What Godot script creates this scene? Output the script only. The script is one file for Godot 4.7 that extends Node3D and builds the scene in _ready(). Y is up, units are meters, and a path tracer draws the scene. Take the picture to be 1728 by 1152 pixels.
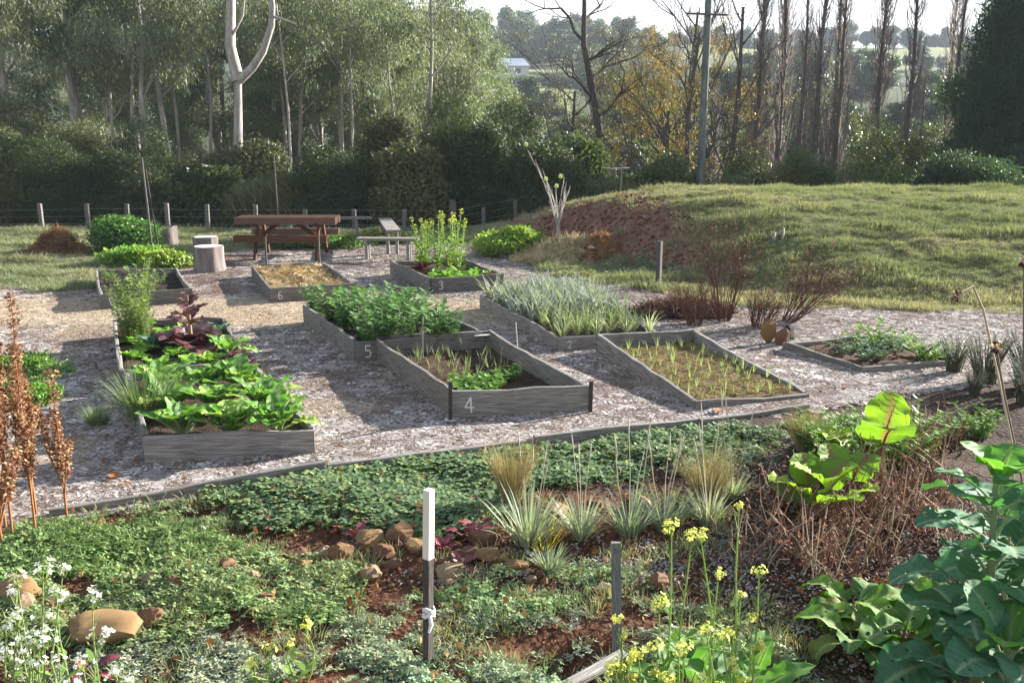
extends Node3D
# A community vegetable garden: raised timber beds on wood chip paths, gum trees and poplars behind.

var R := RandomNumberGenerator.new()
var N := FastNoiseLite.new()
var N2 := FastNoiseLite.new()
var M := {}
var used := {}
const ORD := ["first", "second", "third", "fourth", "fifth", "sixth", "seventh", "eighth", "ninth", "tenth", "eleventh", "twelfth", "thirteenth", "fourteenth", "fifteenth", "sixteenth", "seventeenth", "eighteenth", "nineteenth", "twentieth", "twenty-first", "twenty-second", "twenty-third", "twenty-fourth"]

func rf(a: float, b: float) -> float:
	return R.randf_range(a, b)

func rv(s: float) -> Vector3:
	return Vector3(R.randf_range(-s, s), R.randf_range(-s, s), R.randf_range(-s, s))

func ss(a: float, b: float, x: float) -> float:
	var t := clampf((x - a) / (b - a), 0.0, 1.0)
	return t * t * (3.0 - 2.0 * t)

func crv(xs: Array, ys: Array, x: float) -> float:
	if x <= xs[0]:
		return ys[0]
	for i in range(1, xs.size()):
		if x < xs[i]:
			return lerpf(ys[i - 1], ys[i], (x - xs[i - 1]) / (xs[i] - xs[i - 1]))
	return ys[ys.size() - 1]

func vary(c: Color, a: float, hue := 0.0) -> Color:
	var k := rf(1.0 - a, 1.0 + a)
	return Color(c.r * k * rf(1.0 - hue, 1.0 + hue), c.g * k, c.b * k * rf(1.0 - hue, 1.0 + hue))

# ---------------------------------------------------------------- mesh building
class MB:
	var v := PackedVector3Array()
	var n := PackedVector3Array()
	var t := PackedVector2Array()
	var c := PackedColorArray()
	var i := PackedInt32Array()
	var col := Color(1, 1, 1)

	func vert(p: Vector3, nn: Vector3, u := Vector2.ZERO) -> int:
		v.append(p)
		n.append(nn)
		t.append(u)
		c.append(col)
		return v.size() - 1

	func tri(a: Vector3, b: Vector3, d: Vector3) -> void:
		var nn := (d - a).cross(b - a).normalized()
		var k := vert(a, nn)
		vert(b, nn)
		vert(d, nn)
		i.append_array(PackedInt32Array([k, k + 1, k + 2]))

	func quad(a: Vector3, b: Vector3, d: Vector3, e: Vector3, out: Vector3, ua := Vector2.ZERO, ub := Vector2.ZERO, ud := Vector2.ZERO, ue := Vector2.ZERO) -> void:
		var nn := (e - a).cross(b - a)
		if nn.length_squared() < 1e-14:
			nn = (d - a).cross(b - a)
		nn = nn.normalized()
		var flip := nn.dot(out) < 0.0
		if flip:
			nn = -nn
		var k := vert(a, nn, ua)
		vert(b, nn, ub)
		vert(d, nn, ud)
		vert(e, nn, ue)
		if flip:
			i.append_array(PackedInt32Array([k, k + 2, k + 1, k, k + 3, k + 2]))
		else:
			i.append_array(PackedInt32Array([k, k + 1, k + 2, k, k + 2, k + 3]))

	# a box along a frame: origin at its centre, half sizes h
	func box(x: Transform3D, h: Vector3, us := 1.0) -> void:
		var b := x.basis
		var o := x.origin
		for ax in 3:
			for s in [-1.0, 1.0]:
				var nn: Vector3 = b[ax] * s
				var p: Vector3 = b[(ax + 1) % 3] * h[(ax + 1) % 3]
				var q: Vector3 = b[(ax + 2) % 3] * h[(ax + 2) % 3]
				var m: Vector3 = o + nn * h[ax]
				var lp: float = h[(ax + 1) % 3] * us
				var lq: float = h[(ax + 2) % 3] * us
				# grain runs along the longest side, which is u
				var swap := lq > lp
				var f := func(a: float, d: float) -> Vector2: return Vector2(d * lq, a * lp) if swap else Vector2(a * lp, d * lq)
				quad(m - p - q, m + p - q, m + p + q, m - p + q, nn, f.call(-1.0, -1.0), f.call(1.0, -1.0), f.call(1.0, 1.0), f.call(-1.0, 1.0))

	func tube(path: PackedVector3Array, rad: PackedFloat32Array, sides: int, cap := false) -> void:
		var m := path.size()
		var base := v.size()
		var run := 0.0
		var ref := Vector3(0.31, 0.17, 0.93)
		for k in m:
			var tan := (path[mini(k + 1, m - 1)] - path[maxi(k - 1, 0)]).normalized()
			if absf(tan.dot(ref)) > 0.95:
				ref = Vector3(0.93, 0.1, -0.3)
			var nn := (ref - tan * ref.dot(tan)).normalized()
			var bb := tan.cross(nn)
			ref = nn
			if k > 0:
				run += path[k].distance_to(path[k - 1])
			for j in sides + 1:
				var a := TAU * j / sides
				var d := nn * cos(a) + bb * sin(a)
				vert(path[k] + d * rad[k], d, Vector2(float(j) / sides, run))
		for k in m - 1:
			for j in sides:
				var a := base + k * (sides + 1) + j
				var d := a + sides + 1
				i.append_array(PackedInt32Array([a, d, d + 1, a, d + 1, a + 1]))
		if cap:
			var tan := (path[m - 1] - path[m - 2]).normalized()
			var k0 := vert(path[m - 1], tan)
			var ring := base + (m - 1) * (sides + 1)
			for j in sides + 1:
				vert(v[ring + j], tan, Vector2(v[ring + j].x, v[ring + j].z))
			for j in sides:
				i.append_array(PackedInt32Array([k0, k0 + 2 + j, k0 + 1 + j]))

	# points given row by row, smooth normals
	func grid(p: PackedVector3Array, cols: int, cc := PackedColorArray(), uvs := 1.0) -> void:
		var rows := p.size() / cols
		var base := v.size()
		for r in rows:
			for k in cols:
				var a := p[r * cols + maxi(k - 1, 0)]
				var b := p[r * cols + mini(k + 1, cols - 1)]
				var d := p[maxi(r - 1, 0) * cols + k]
				var e := p[mini(r + 1, rows - 1) * cols + k]
				var nn := (b - a).cross(e - d)
				nn = nn.normalized() if nn.length_squared() > 1e-16 else Vector3.UP
				v.append(p[r * cols + k])
				n.append(nn)
				t.append(Vector2(float(k) / (cols - 1), float(r) / (rows - 1)) * uvs)
				c.append(cc[r * cols + k] if cc.size() else col)
		for r in rows - 1:
			for k in cols - 1:
				var a := base + r * cols + k
				i.append_array(PackedInt32Array([a, a + cols, a + cols + 1, a, a + cols + 1, a + 1]))

	# a blade: thin tapered strip that bends over
	func blade(o: Vector3, dir: Vector3, side: Vector3, length: float, width: float, bend: float, segs: int, keel := 0.25) -> void:
		var p := PackedVector3Array()
		var pos := o
		var d := dir.normalized()
		var flat := Vector3(d.x, 0, d.z)
		flat = flat.normalized() if flat.length() > 0.01 else side.cross(Vector3.UP)
		for s in segs + 1:
			var f := float(s) / segs
			var w := width * 0.5 * (1.0 - f * f) * (0.75 + 0.25 * minf(1.0, f * 4.0)) + width * 0.02
			var up := side.cross(d).normalized()
			p.append(pos - side * w + up * w * keel)
			p.append(pos - up * w * keel)
			p.append(pos + side * w + up * w * keel)
			pos += d * length / segs
			d = (d + (flat * 0.6 - Vector3.UP) * bend / segs).normalized()
		grid(p, 3)

	func mesh() -> ArrayMesh:
		var m := ArrayMesh.new()
		var a := []
		a.resize(Mesh.ARRAY_MAX)
		a[Mesh.ARRAY_VERTEX] = v
		a[Mesh.ARRAY_NORMAL] = n
		a[Mesh.ARRAY_TEX_UV] = t
		a[Mesh.ARRAY_COLOR] = c
		a[Mesh.ARRAY_INDEX] = i
		m.add_surface_from_arrays(Mesh.PRIMITIVE_TRIANGLES, a)
		return m

# ---------------------------------------------------------------- scene tree helpers
func numbered(called: String) -> String:
	var k: int = used.get(called, 0)
	used[called] = k + 1
	return called if k == 0 else "%s_%03d" % [called, k]

func tag(o: Node, label: String, category: String, group := "", kind := "") -> void:
	o.set_meta("label", label)
	o.set_meta("category", category)
	if group:
		o.set_meta("group", group)
	if kind:
		o.set_meta("kind", kind)

func thing(called: String, label: String, category: String, at := Vector3.ZERO, group := "", yaw := 0.0) -> Node3D:
	var o := Node3D.new()
	o.name = numbered(called)
	add_child(o)
	o.position = at
	o.rotation.y = yaw
	tag(o, label, category, group)
	return o

func part(parent: Node, called: String, m: Mesh, mat: Material, x := Transform3D.IDENTITY) -> MeshInstance3D:
	var o := MeshInstance3D.new()
	o.name = called
	o.mesh = m
	o.material_override = mat
	o.transform = x
	parent.add_child(o, true)
	return o

func single(called: String, label: String, category: String, m: Mesh, mat: Material, x: Transform3D, group := "", kind := "") -> MeshInstance3D:
	var o := MeshInstance3D.new()
	o.name = numbered(called)
	o.mesh = m
	o.material_override = mat
	o.transform = x
	add_child(o)
	tag(o, label, category, group, kind)
	return o

func multi(m: Mesh, mat: Material, xs: Array, cs: PackedColorArray) -> MultiMeshInstance3D:
	var mm := MultiMesh.new()
	mm.transform_format = MultiMesh.TRANSFORM_3D
	mm.use_colors = true
	mm.mesh = m
	mm.instance_count = xs.size()
	for k in xs.size():
		mm.set_instance_transform(k, xs[k])
		mm.set_instance_color(k, cs[k])
	var o := MultiMeshInstance3D.new()
	o.multimesh = mm
	o.material_override = mat
	return o

func stuff(called: String, label: String, category: String, m: Mesh, mat: Material, xs: Array, cs: PackedColorArray) -> void:
	var o := multi(m, mat, xs, cs)
	o.name = numbered(called)
	add_child(o)
	tag(o, label, category, "", "stuff")

func stuff_part(parent: Node, called: String, m: Mesh, mat: Material, xs: Array, cs: PackedColorArray) -> MultiMeshInstance3D:
	var o := multi(m, mat, xs, cs)
	o.name = called
	parent.add_child(o, true)
	o.set_meta("kind", "stuff")
	return o

func copy(o: Node3D, label: String, at: Vector3, yaw: float, sc: float, called := "") -> Node3D:
	var c: Node3D = o.duplicate()
	c.name = numbered(called if called else String(o.get_meta("base")))
	add_child(c)
	c.position = at
	c.rotation.y = yaw
	c.scale = Vector3.ONE * sc
	if label:
		c.set_meta("label", label)
	return c

func xf(o: Vector3, yaw := 0.0, s := 1.0, tilt := 0.0, roll := 0.0) -> Transform3D:
	return Transform3D(Basis.from_euler(Vector3(tilt, yaw, roll)).scaled(Vector3.ONE * s), o)

func turned(s: float) -> Basis:
	return Basis.from_euler(Vector3(rf(-PI, PI), rf(-PI, PI), rf(-PI, PI))).scaled(Vector3.ONE * s)

# ---------------------------------------------------------------- materials
func tone_texture(freq: float, lo: float, hi: float, size := 256, stretch := Vector2.ONE) -> ImageTexture:
	var f := FastNoiseLite.new()
	f.seed = int(freq * 1000.0) + size
	f.frequency = freq
	f.fractal_octaves = 5
	f.fractal_gain = 0.6
	var src: Image
	if stretch == Vector2.ONE:
		src = f.get_seamless_image(size, size)
	else:
		src = Image.create(size, size, false, Image.FORMAT_L8)
		for y in size:
			for x in size:
				src.set_pixel(x, y, Color.WHITE * clampf(0.5 + 0.62 * f.get_noise_2d(x * stretch.x, y * stretch.y), 0, 1))
	var im := Image.create(size, size, false, Image.FORMAT_RGB8)
	for y in size:
		for x in size:
			var g := lerpf(lo, hi, src.get_pixel(x, y).r)
			im.set_pixel(x, y, Color(g, g, g))
	return ImageTexture.create_from_image(im)

func mat(called: String, rough: float, spec := 0.4) -> StandardMaterial3D:
	var m := StandardMaterial3D.new()
	m.resource_name = called
	m.vertex_color_use_as_albedo = true
	m.roughness = rough
	m.metallic_specular = spec
	M[called] = m
	return m

func back(m: StandardMaterial3D, c: Color) -> void:
	m.backlight_enabled = true
	m.backlight = c

func lin(r: float, g: float, b: float) -> Color:
	return Color(r, g, b).linear_to_srgb()

func materials() -> void:
	var grain := tone_texture(0.02, 0.28, 1.0, 256, Vector2(0.5, 7.0))
	var fine := tone_texture(0.05, 0.55, 1.0, 256)
	var coarse := tone_texture(0.015, 0.6, 1.0, 256)
	var m := mat("ground", 0.95, 0.2)
	m.albedo_texture = fine
	m.uv1_triplanar = true
	m.uv1_world_triplanar = true
	m.uv1_scale = Vector3(1.3, 1.3, 1.3)
	m.heightmap_enabled = true
	m.heightmap_texture = fine
	m.heightmap_scale = 3.0
	m = mat("soil", 0.95, 0.2)
	m.albedo_texture = fine
	m.uv1_triplanar = true
	m.uv1_scale = Vector3(3, 3, 3)
	m.heightmap_enabled = true
	m.heightmap_texture = fine
	m.heightmap_scale = 3.0
	m = mat("wood", 0.85, 0.3)
	m.albedo_texture = grain
	m.uv1_scale = Vector3(1.0, 4.0, 1)
	m.heightmap_enabled = true
	m.heightmap_texture = grain
	m.heightmap_scale = 0.6
	m = mat("bark", 0.9, 0.2)
	m.albedo_texture = coarse
	m.uv1_triplanar = true
	m.uv1_scale = Vector3(1.6, 0.35, 1.6)
	m.heightmap_enabled = true
	m.heightmap_texture = coarse
	m.heightmap_scale = 3.0
	m = mat("stone", 0.85, 0.35)
	m.albedo_texture = fine
	m.uv1_triplanar = true
	m.uv1_scale = Vector3(4, 4, 4)
	m.heightmap_enabled = true
	m.heightmap_texture = fine
	m.heightmap_scale = 1.0
	m = mat("leaf", 0.58, 0.32)
	back(m, lin(0.75, 0.88, 0.36))
	m = mat("leaf_waxy", 0.68, 0.25)
	back(m, lin(0.5, 0.65, 0.2))
	m = mat("leaf_dull", 0.65, 0.35)
	back(m, lin(0.5, 0.55, 0.25))
	m = mat("leaf_red", 0.45, 0.5)
	back(m, lin(0.5, 0.22, 0.2))
	m = mat("tree_leaf", 0.5, 0.45)
	back(m, lin(0.72, 0.82, 0.35))
	m = mat("dry", 0.85, 0.25)
	back(m, lin(0.35, 0.3, 0.2))
	mat("plain", 0.8, 0.3)
	mat("paint", 0.55, 0.45)
	m = mat("metal", 0.5, 0.5)
	m.metallic = 0.5

# ---------------------------------------------------------------- the lie of the land
func mound(x: float, d: float) -> float:
	var hc := crv([-1.6, -0.2, 0.6, 1.5, 2.4, 4.0, 12.0, 40.0], [0.0, 0.2, 0.5, 0.9, 1.14, 1.22, 1.16, 1.1], x)
	if hc <= 0.0:
		return 0.0
	var rd := crv([-1.6, 1.0, 2.4, 5.0, 12.0, 40.0], [24.0, 21.8, 20.5, 21.3, 22.3, 24.0], x)
	var fd := crv([-1.6, 1.0, 2.4, 3.6, 5.5, 12.0, 40.0], [21.5, 19.2, 17.0, 15.2, 14.0, 13.5, 13.5], x)
	var t := (d - fd) / (rd - fd)
	if t <= 0.0:
		return 0.0
	if t < 1.0:
		var s := t * t * (3.0 - 2.0 * t)
		return hc * lerpf(s, 1.0 - (1.0 - t) * (1.0 - t) * (1.0 - 0.35 * t), clampf((x - 2.5) / 3.0, 0.0, 1.0) * 0.7)
	return hc * (1.0 - ss(rd + 1.2, rd + 8.0, d))

func edge_side(x: float, z: float) -> float:   # metres beyond the timber edging of the path, minus on the near bed
	return (x + 3.08) * -0.395 + (z + 5.9) * -0.918

func gh(x: float, z: float) -> float:
	var d := -z
	var y := N.get_noise_2d(x * 9.0, z * 9.0) * 0.03
	if d < 12.0:
		var e := edge_side(x, z)
		if e < 0.0:
			y += (N.get_noise_2d(x * 30.0 + 40.0, z * 30.0) * 0.07 + N.get_noise_2d(x * 90.0, z * 90.0) * 0.02) * ss(0.0, 0.4, -e)
			y -= 0.16 * exp(-(pow((x - 0.28) / 0.3, 2.0) + pow((z + 4.15) / 0.2, 2.0)))
	y -= 4.5 * ss(23.8, 44.0, d + 0.5 * N.get_noise_2d(x * 3.0, 7.0))
	if d > 60.0:
		var k := minf(d, 425.0)
		y += maxf(0.0, k - 70.0) * 0.108 + maxf(0.0, k - 250.0) * 0.034
		y += N.get_noise_2d(x * 0.5, z * 0.5) * 5.0 * ss(70.0, 200.0, d)
	y += mound(x, d)
	if d > 13.0 and d < 24.0:
		y += (N.get_noise_2d(x * 25.0, z * 50.0) * 0.07 + N2.get_noise_2d(x * 30.0, z * 55.0) * 0.05) * ss(13.3, 15.0, d) * ss(2.0, 4.0, x)
	return y

func on(x: float, z: float, up := 0.0) -> Vector3:
	return Vector3(x, gh(x, z) + up, z)

func path_amount(x: float, z: float) -> float:
	var d := -z
	var w := N.get_noise_2d(x * 14.0, z * 14.0) * 0.7
	var a := ss(-0.05, 0.12, edge_side(x, z) + 0.06)
	var far := crv([-9.0, -7.6, -6.6, -6.0, -1.2, 0.2, 1.2, 2.2, 3.2, 5.0, 30.0], [15.3, 15.2, 15.4, 21.2, 21.5, 18.3, 16.6, 15.0, 13.8, 13.2, 13.0], x)
	return a * ss(0.3, -0.3, d - far + w)

func ground_color(x: float, z: float) -> Color:
	var d := -z
	var n1 := N.get_noise_2d(x * 12.0, z * 12.0)
	var n2 := N2.get_noise_2d(x * 60.0, z * 60.0)
	if d > 58.0:
		var px := x / d
		var pad := 1.0 if (d > 160.0 and d < 300.0 and px > -0.03 and px < 0.062) or (d > 335.0 and d < 415.0 and px > 0.17) else 0.0
		var c := Color(0.09, 0.11, 0.05).lerp(Color(0.34, 0.35, 0.15), pad)
		return c * (1.0 + 0.25 * n1)
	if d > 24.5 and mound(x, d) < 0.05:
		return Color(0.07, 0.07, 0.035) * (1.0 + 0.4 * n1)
	var grass := Color(0.12, 0.145, 0.05).lerp(Color(0.24, 0.2, 0.1), clampf(0.35 + n1 * 0.9 + n2 * 0.5, 0, 1))
	var m := mound(x, d)
	if m > 0.03:
		# the cut face of the bank is bare red earth
		var bare := ss(3.7, 2.9, x + n2 * 0.5) * ss(0.06, 0.2, m) * ss(-0.9, 0.1, x) * ss(0.96, 0.8, m / 1.3)
		return grass.lerp(Color(0.27, 0.145, 0.1) * (1.0 + 0.5 * n2), clampf(bare + 0.15 * n1, 0, 1))
	var p := path_amount(x, z)
	if edge_side(x, z) < 0.1 and d < 12.0:
		var soil := Color(0.15, 0.07, 0.04) * (1.0 + 0.5 * n2 + 0.25 * n1)
		if x > 1.2 or z < -6.2:
			soil = Color(0.09, 0.06, 0.045) * (1.0 + 0.5 * n2)
		return soil.lerp(Color(0.16, 0.13, 0.11), p)
	var chip := Color(0.19, 0.16, 0.14).lerp(Color(0.31, 0.24, 0.15), ss(11.9, 12.6, d) * ss(14.6, 13.9, d) * ss(0.8, -0.6, x))
	chip = chip * (1.0 + 0.35 * n2)
	return grass.lerp(chip, p)

func spaced(fine0: float, fine1: float, step: float, reach0: float, reach1: float) -> PackedFloat32Array:
	var a := PackedFloat32Array()
	var g := step
	var p := fine0
	var low := []
	while p > reach0:
		g *= 1.16
		p -= g
		low.append(maxf(p, reach0))
	low.reverse()
	a.append_array(PackedFloat32Array(low))
	p = fine0
	while p <= fine1:
		a.append(p)
		p += step
	g = step
	while p < reach1:
		a.append(p)
		g *= 1.16
		p += g
	a.append(reach1)
	return a

func build_ground() -> void:
	var xs := spaced(-9.0, 12.0, 0.1, -900.0, 900.0)
	var zs := spaced(-25.0, -3.0, 0.1, -900.0, 40.0)
	zs.reverse()
	var p := PackedVector3Array()
	var c := PackedColorArray()
	for z in zs:
		for x in xs:
			p.append(Vector3(x, gh(x, z), z))
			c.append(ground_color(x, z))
	var b := MB.new()
	b.grid(p, xs.size(), c)
	var o := single("ground", "red soil, mulch and grass ground running back to the hills", "ground", b.mesh(), M.ground, Transform3D.IDENTITY, "", "structure")
	o.cast_shadow = GeometryInstance3D.SHADOW_CASTING_SETTING_ON

# ---------------------------------------------------------------- leaves and foliage
# a leaf that rises along +y from its base and arches towards +z; blade round a raised midrib
func leaf_mesh(o: Dictionary) -> ArrayMesh:
	var b := MB.new()
	var length: float = o.len
	var width: float = o.wide
	var stalk: float = o.get("stalk", 0.2)
	var segs: int = o.get("segs", 9)
	var half: int = o.get("half", 3)
	var bend: float = o.get("bend", 1.2)
	var start: float = o.get("start", 0.1)
	var fold: float = o.get("fold", 0.25)
	var ruffle: float = o.get("ruffle", 0.1)
	var waves: float = o.get("waves", 5.0)
	var lobes: float = o.get("lobes", 0.0)
	var nlobe: float = o.get("nlobe", 5.0)
	var pa: float = o.get("pa", 0.75)
	var pb: float = o.get("pb", 0.7)
	var vein: float = o.get("vein", 0.02)
	var ca: Color = o.col
	var cm: Color = o.get("mid", ca)
	var ph := rf(0, TAU)
	var ph2 := rf(0, TAU)
	var p := PackedVector3Array()
	var cc := PackedColorArray()
	var spine := PackedVector3Array()
	var rads := PackedFloat32Array()
	var th := start
	var pos := Vector3.ZERO
	var ns := maxi(2, int(segs * stalk))
	for k in ns:
		spine.append(pos)
		rads.append(width * o.get("rib", 0.045) * lerpf(1.2, 0.8, float(k) / ns))
		pos += Vector3(0, cos(th), sin(th)) * length * stalk / ns
		th += bend * 0.25 / ns
	var sway := rf(-0.12, 0.12)
	for s in segs + 1:
		var f := float(s) / segs
		var d := Vector3(0, cos(th), sin(th))
		var nn := Vector3(0, sin(th), -cos(th))
		spine.append(pos - nn * width * 0.012)
		rads.append(width * o.get("rib", 0.045) * lerpf(0.75, 0.1, f))
		var w := pow(maxf(sin(PI * pow(clampf(f, 0.0, 1.0), pa)), 0.0), pb) * width * 0.5 + width * 0.012
		w *= 1.0 - lobes * absf(sin(nlobe * PI * f + 0.4))
		for k in range(-half, half + 1):
			var u := float(k) / half
			if absi(k) == half and o.has("rag"):
				u *= rf(1.0 - o.rag, 1.0 + o.rag * 0.4)
			var au := absf(u)
			var lift := fold * au * w + ruffle * width * au * au * sin(waves * TAU * f + (ph if u > 0 else ph2)) * sin(PI * minf(1.0, f + 0.1))
			lift += vein * width * sin((f * 7.0 - au * 1.3) * TAU) * (1.0 - au) * minf(1.0, au * 4.0)
			p.append(pos + Vector3(u * w * (1.0 - 0.15 * fold * au), 0, 0) + nn * lift + Vector3(sway * f * f * length, 0, 0) - d * au * au * w * 0.15)
			var vc: Color = ca * (0.93 + 0.14 * R.randf())
			if o.get("veins", false) and sin((f * 7.0 - au * 1.3) * TAU) > 0.8 and au < 0.9:
				vc = ca.lerp(cm, 0.22)
			cc.append(cm if k == 0 else vc)
		pos += d * length * (1.0 - stalk) / segs
		th += bend * 0.75 / segs
	b.grid(p, half * 2 + 1, cc)
	if o.get("holes", 0) > 0:
		var keep := PackedInt32Array()
		var gone := {}
		for k in o.holes:
			var c0: int = (3 + R.randi() % (segs - 5)) * half * 2 + [1 + R.randi() % (half - 1), half + 1 + R.randi() % (half - 2)][R.randi() % 2]
			gone[c0] = true
			if R.randf() < 0.5:
				gone[c0 + half * 2] = true
		for k in b.i.size() / 6:
			if not gone.has(k):
				keep.append_array(b.i.slice(k * 6, k * 6 + 6))
		b.i = keep
	b.col = cm
	b.tube(spine, rads, 5)
	return b.mesh()

func leaf_set(n: int, o: Dictionary, cols: Array) -> Array:
	var a := []
	for k in n:
		var q := o.duplicate()
		q.col = cols[k % cols.size()]
		q.bend = o.get("bend", 1.2) * rf(0.6, 1.35)
		q.len = o.len * rf(0.85, 1.15)
		a.append(leaf_mesh(q))
	return a

# a plant whose leaves are parts: leaves ring round the crown, the outer ones lower
func rosette(o: Node3D, leaves: Array, m: Material, n: int, tilt0: float, tilt1: float, s0: float, s1: float, lift := 0.0, phase := 0.0) -> void:
	for k in n:
		var f := float(k) / maxf(1.0, n - 1.0)
		var yaw := phase + k * 2.39996 + rf(-0.3, 0.3)
		var tilt := lerpf(tilt1, tilt0, f) + rf(-0.15, 0.15)
		var b := Basis(Vector3.UP, yaw) * Basis(Vector3.RIGHT, tilt)
		part(o, "leaf", leaves[R.randi() % leaves.size()], m, Transform3D(b.scaled(Vector3.ONE * lerpf(s1, s0, f) * rf(0.85, 1.15)), Vector3(0, lift * f, 0) + Basis(Vector3.UP, yaw) * Vector3(0, 0, 0.01)))

# leaf clumps: a handful of leaf-sized faces; instanced through a crown
func clump(n: int, spread: float, len: float, wide: float, hang: float, tint: float) -> ArrayMesh:
	var b := MB.new()
	for k in n:
		b.col = vary(Color(1, 1, 1), tint, 0.08)
		var o := rv(spread)
		var d := (rv(1.0) + Vector3(0, -hang, 0)).normalized()
		var s := d.cross(rv(1.0)).normalized()
		var up := s.cross(d)
		var l := len * rf(0.7, 1.3)
		var w := wide * rf(0.7, 1.3) * 0.5
		var mid := o + d * l * 0.5 - up * w * 0.3
		var a := o
		var e := o + d * l - up * l * 0.12
		b.tri(a, mid + s * w, e)
		b.tri(a, e, mid - s * w)
	return b.mesh()

func fill(xs: Array, cs: PackedColorArray, c: Vector3, r: Vector3, n: int, s: float, base: Color, spread := 0.25, hue := 0.1) -> void:
	for k in n:
		var d := rv(1.0)
		while d.length_squared() > 1.0:
			d = rv(1.0)
		d = d.normalized() * pow(d.length(), 0.45)
		xs.append(Transform3D(Basis(Vector3.UP, rf(0, TAU)).scaled(Vector3(s, s, s) * rf(0.7, 1.3)), c + d * r))
		cs.append(vary(base, spread, hue))

func bough(b: MB, p: Vector3, d: Vector3, length: float, r: float, depth: int, tips: Array, o: Dictionary) -> void:
	var segs := 3
	var path := PackedVector3Array([p])
	var rad := PackedFloat32Array([r])
	var q := p
	var dd := d.normalized()
	var wob: float = o.get("wob", 0.25)
	var lift: float = o.get("lift", 0.12)
	for k in segs:
		dd = (dd + rv(wob) + Vector3.UP * lift).normalized()
		q += dd * length / segs
		path.append(q)
		rad.append(r * lerpf(1.0, o.get("taper", 0.55), float(k + 1) / segs))
	b.tube(path, rad, 6 if r > 0.06 else (4 if r > 0.02 else 3))
	if depth <= 0:
		tips.append(q)
		return
	if depth <= 1:
		tips.append(path[2])
	var n: int = o.get("kids", 3)
	for k in n:
		var at := path[2 if k == 0 else 3] if k < 2 else path[1 + R.randi() % 3]
		var side := dd.cross(rv(1.0)).normalized()
		var dir: Vector3 = (dd + side * rf(0.45, 1.0) * o.get("fork", 0.8)).normalized()
		bough(b, at, dir, length * rf(0.58, 0.82), r * rf(0.4, 0.62), depth - 1, tips, o)

# a leafy tree: trunk with limbs is one part, the crown the other
func leafy_tree(o: Node3D, trunk: Array, r: float, opt: Dictionary) -> void:
	var b := MB.new()
	var tips := []
	b.col = opt.bark
	var n := trunk.size()
	var path := PackedVector3Array()
	var rad := PackedFloat32Array()
	for k in n:
		path.append(trunk[k])
		rad.append(r * lerpf(1.0, 0.35, pow(float(k) / (n - 1), 1.2)) * (1.25 if k == 0 else 1.0))
	b.tube(path, rad, 9)
	var limbs: int = opt.get("limbs", 6)
	var from: float = opt.get("from", 0.45)
	for k in limbs:
		var f := lerpf(from, 0.98, (k + 0.5) / limbs)
		var t := f * (n - 1)
		var i0 := mini(int(t), n - 2)
		var p := path[i0].lerp(path[i0 + 1], t - i0)
		var a := k * 2.4 + rf(-0.4, 0.4)
		var up: float = opt.get("rise", 0.7)
		bough(b, p, Vector3(cos(a), up * rf(0.6, 1.4), sin(a)), opt.reach * rf(0.7, 1.2) * lerpf(1.0, 0.65, f), r * lerpf(0.42, 0.25, f), opt.get("depth", 1), tips, opt)
	if not opt.get("leafless_tip", false):
		tips.append(path[n - 1])
	for e in opt.get("extra", []):
		var pp := PackedVector3Array(e[0])
		var rr := PackedFloat32Array()
		for k in pp.size():
			rr.append(e[1] * lerpf(1.0, 0.45, float(k) / (pp.size() - 1)))
		b.tube(pp, rr, 8)
		if e[1] > 0.1:
			tips.append(pp[pp.size() - 1])
	part(o, "trunk", b.mesh(), M.bark)
	if opt.get("leaves", 0) == 0:
		return
	var xs := []
	var cs := PackedColorArray()
	var per := maxi(1, int(opt.leaves / tips.size()))
	for t in tips:
		var br: float = opt.blob * rf(0.65, 1.3)
		fill(xs, cs, t + Vector3(0, -br * opt.get("drop", 0.1), 0), Vector3(br, br * opt.get("flat", 0.75), br), per, opt.size, vary(opt.leaf, 0.18, 0.06), 0.25, 0.08)
	stuff_part(o, "crown", opt.clump, M.tree_leaf, xs, cs)

func bush(o: Node3D, r: Vector3, n: int, c: ArrayMesh, s: float, col: Color, stem: Color, lumps := 7) -> void:
	var b := MB.new()
	b.col = stem
	var xs := []
	var cs := PackedColorArray()
	for k in lumps:
		var a := k * 2.4 + rf(-0.5, 0.5)
		var f := sqrt((k + 0.3) / lumps)
		var top := Vector3(cos(a) * r.x * 0.62 * f, r.y * rf(0.75, 1.25) * (1.25 - 0.75 * f * f), sin(a) * r.z * 0.62 * f)
		b.tube(PackedVector3Array([Vector3(cos(a) * 0.1, -0.1, sin(a) * 0.1), top * Vector3(0.5, 0.4, 0.5), top]), PackedFloat32Array([0.05, 0.035, 0.012]), 4)
		if r.y > 0.8:
			for j in 4:
				b.tube(PackedVector3Array([top, top + rv(0.35) + Vector3.UP * rf(0.3, 0.8) * r.y * 0.8]), PackedFloat32Array([0.012, 0.004]), 3)
		fill(xs, cs, top, Vector3(r.x * 0.5, r.y * 0.5, r.z * 0.5) * rf(0.6, 1.2), n / lumps, s, vary(col, 0.22, 0.12), 0.22, 0.12)
	fill(xs, cs, Vector3(0, r.y * 0.5, 0), Vector3(r.x, r.y * 0.62, r.z), n / 3, s, col, 0.25, 0.12)
	part(o, "stems", b.mesh(), M.bark).set_meta("kind", "stuff")
	stuff_part(o, "foliage", c, M.tree_leaf, xs, cs)

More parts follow.
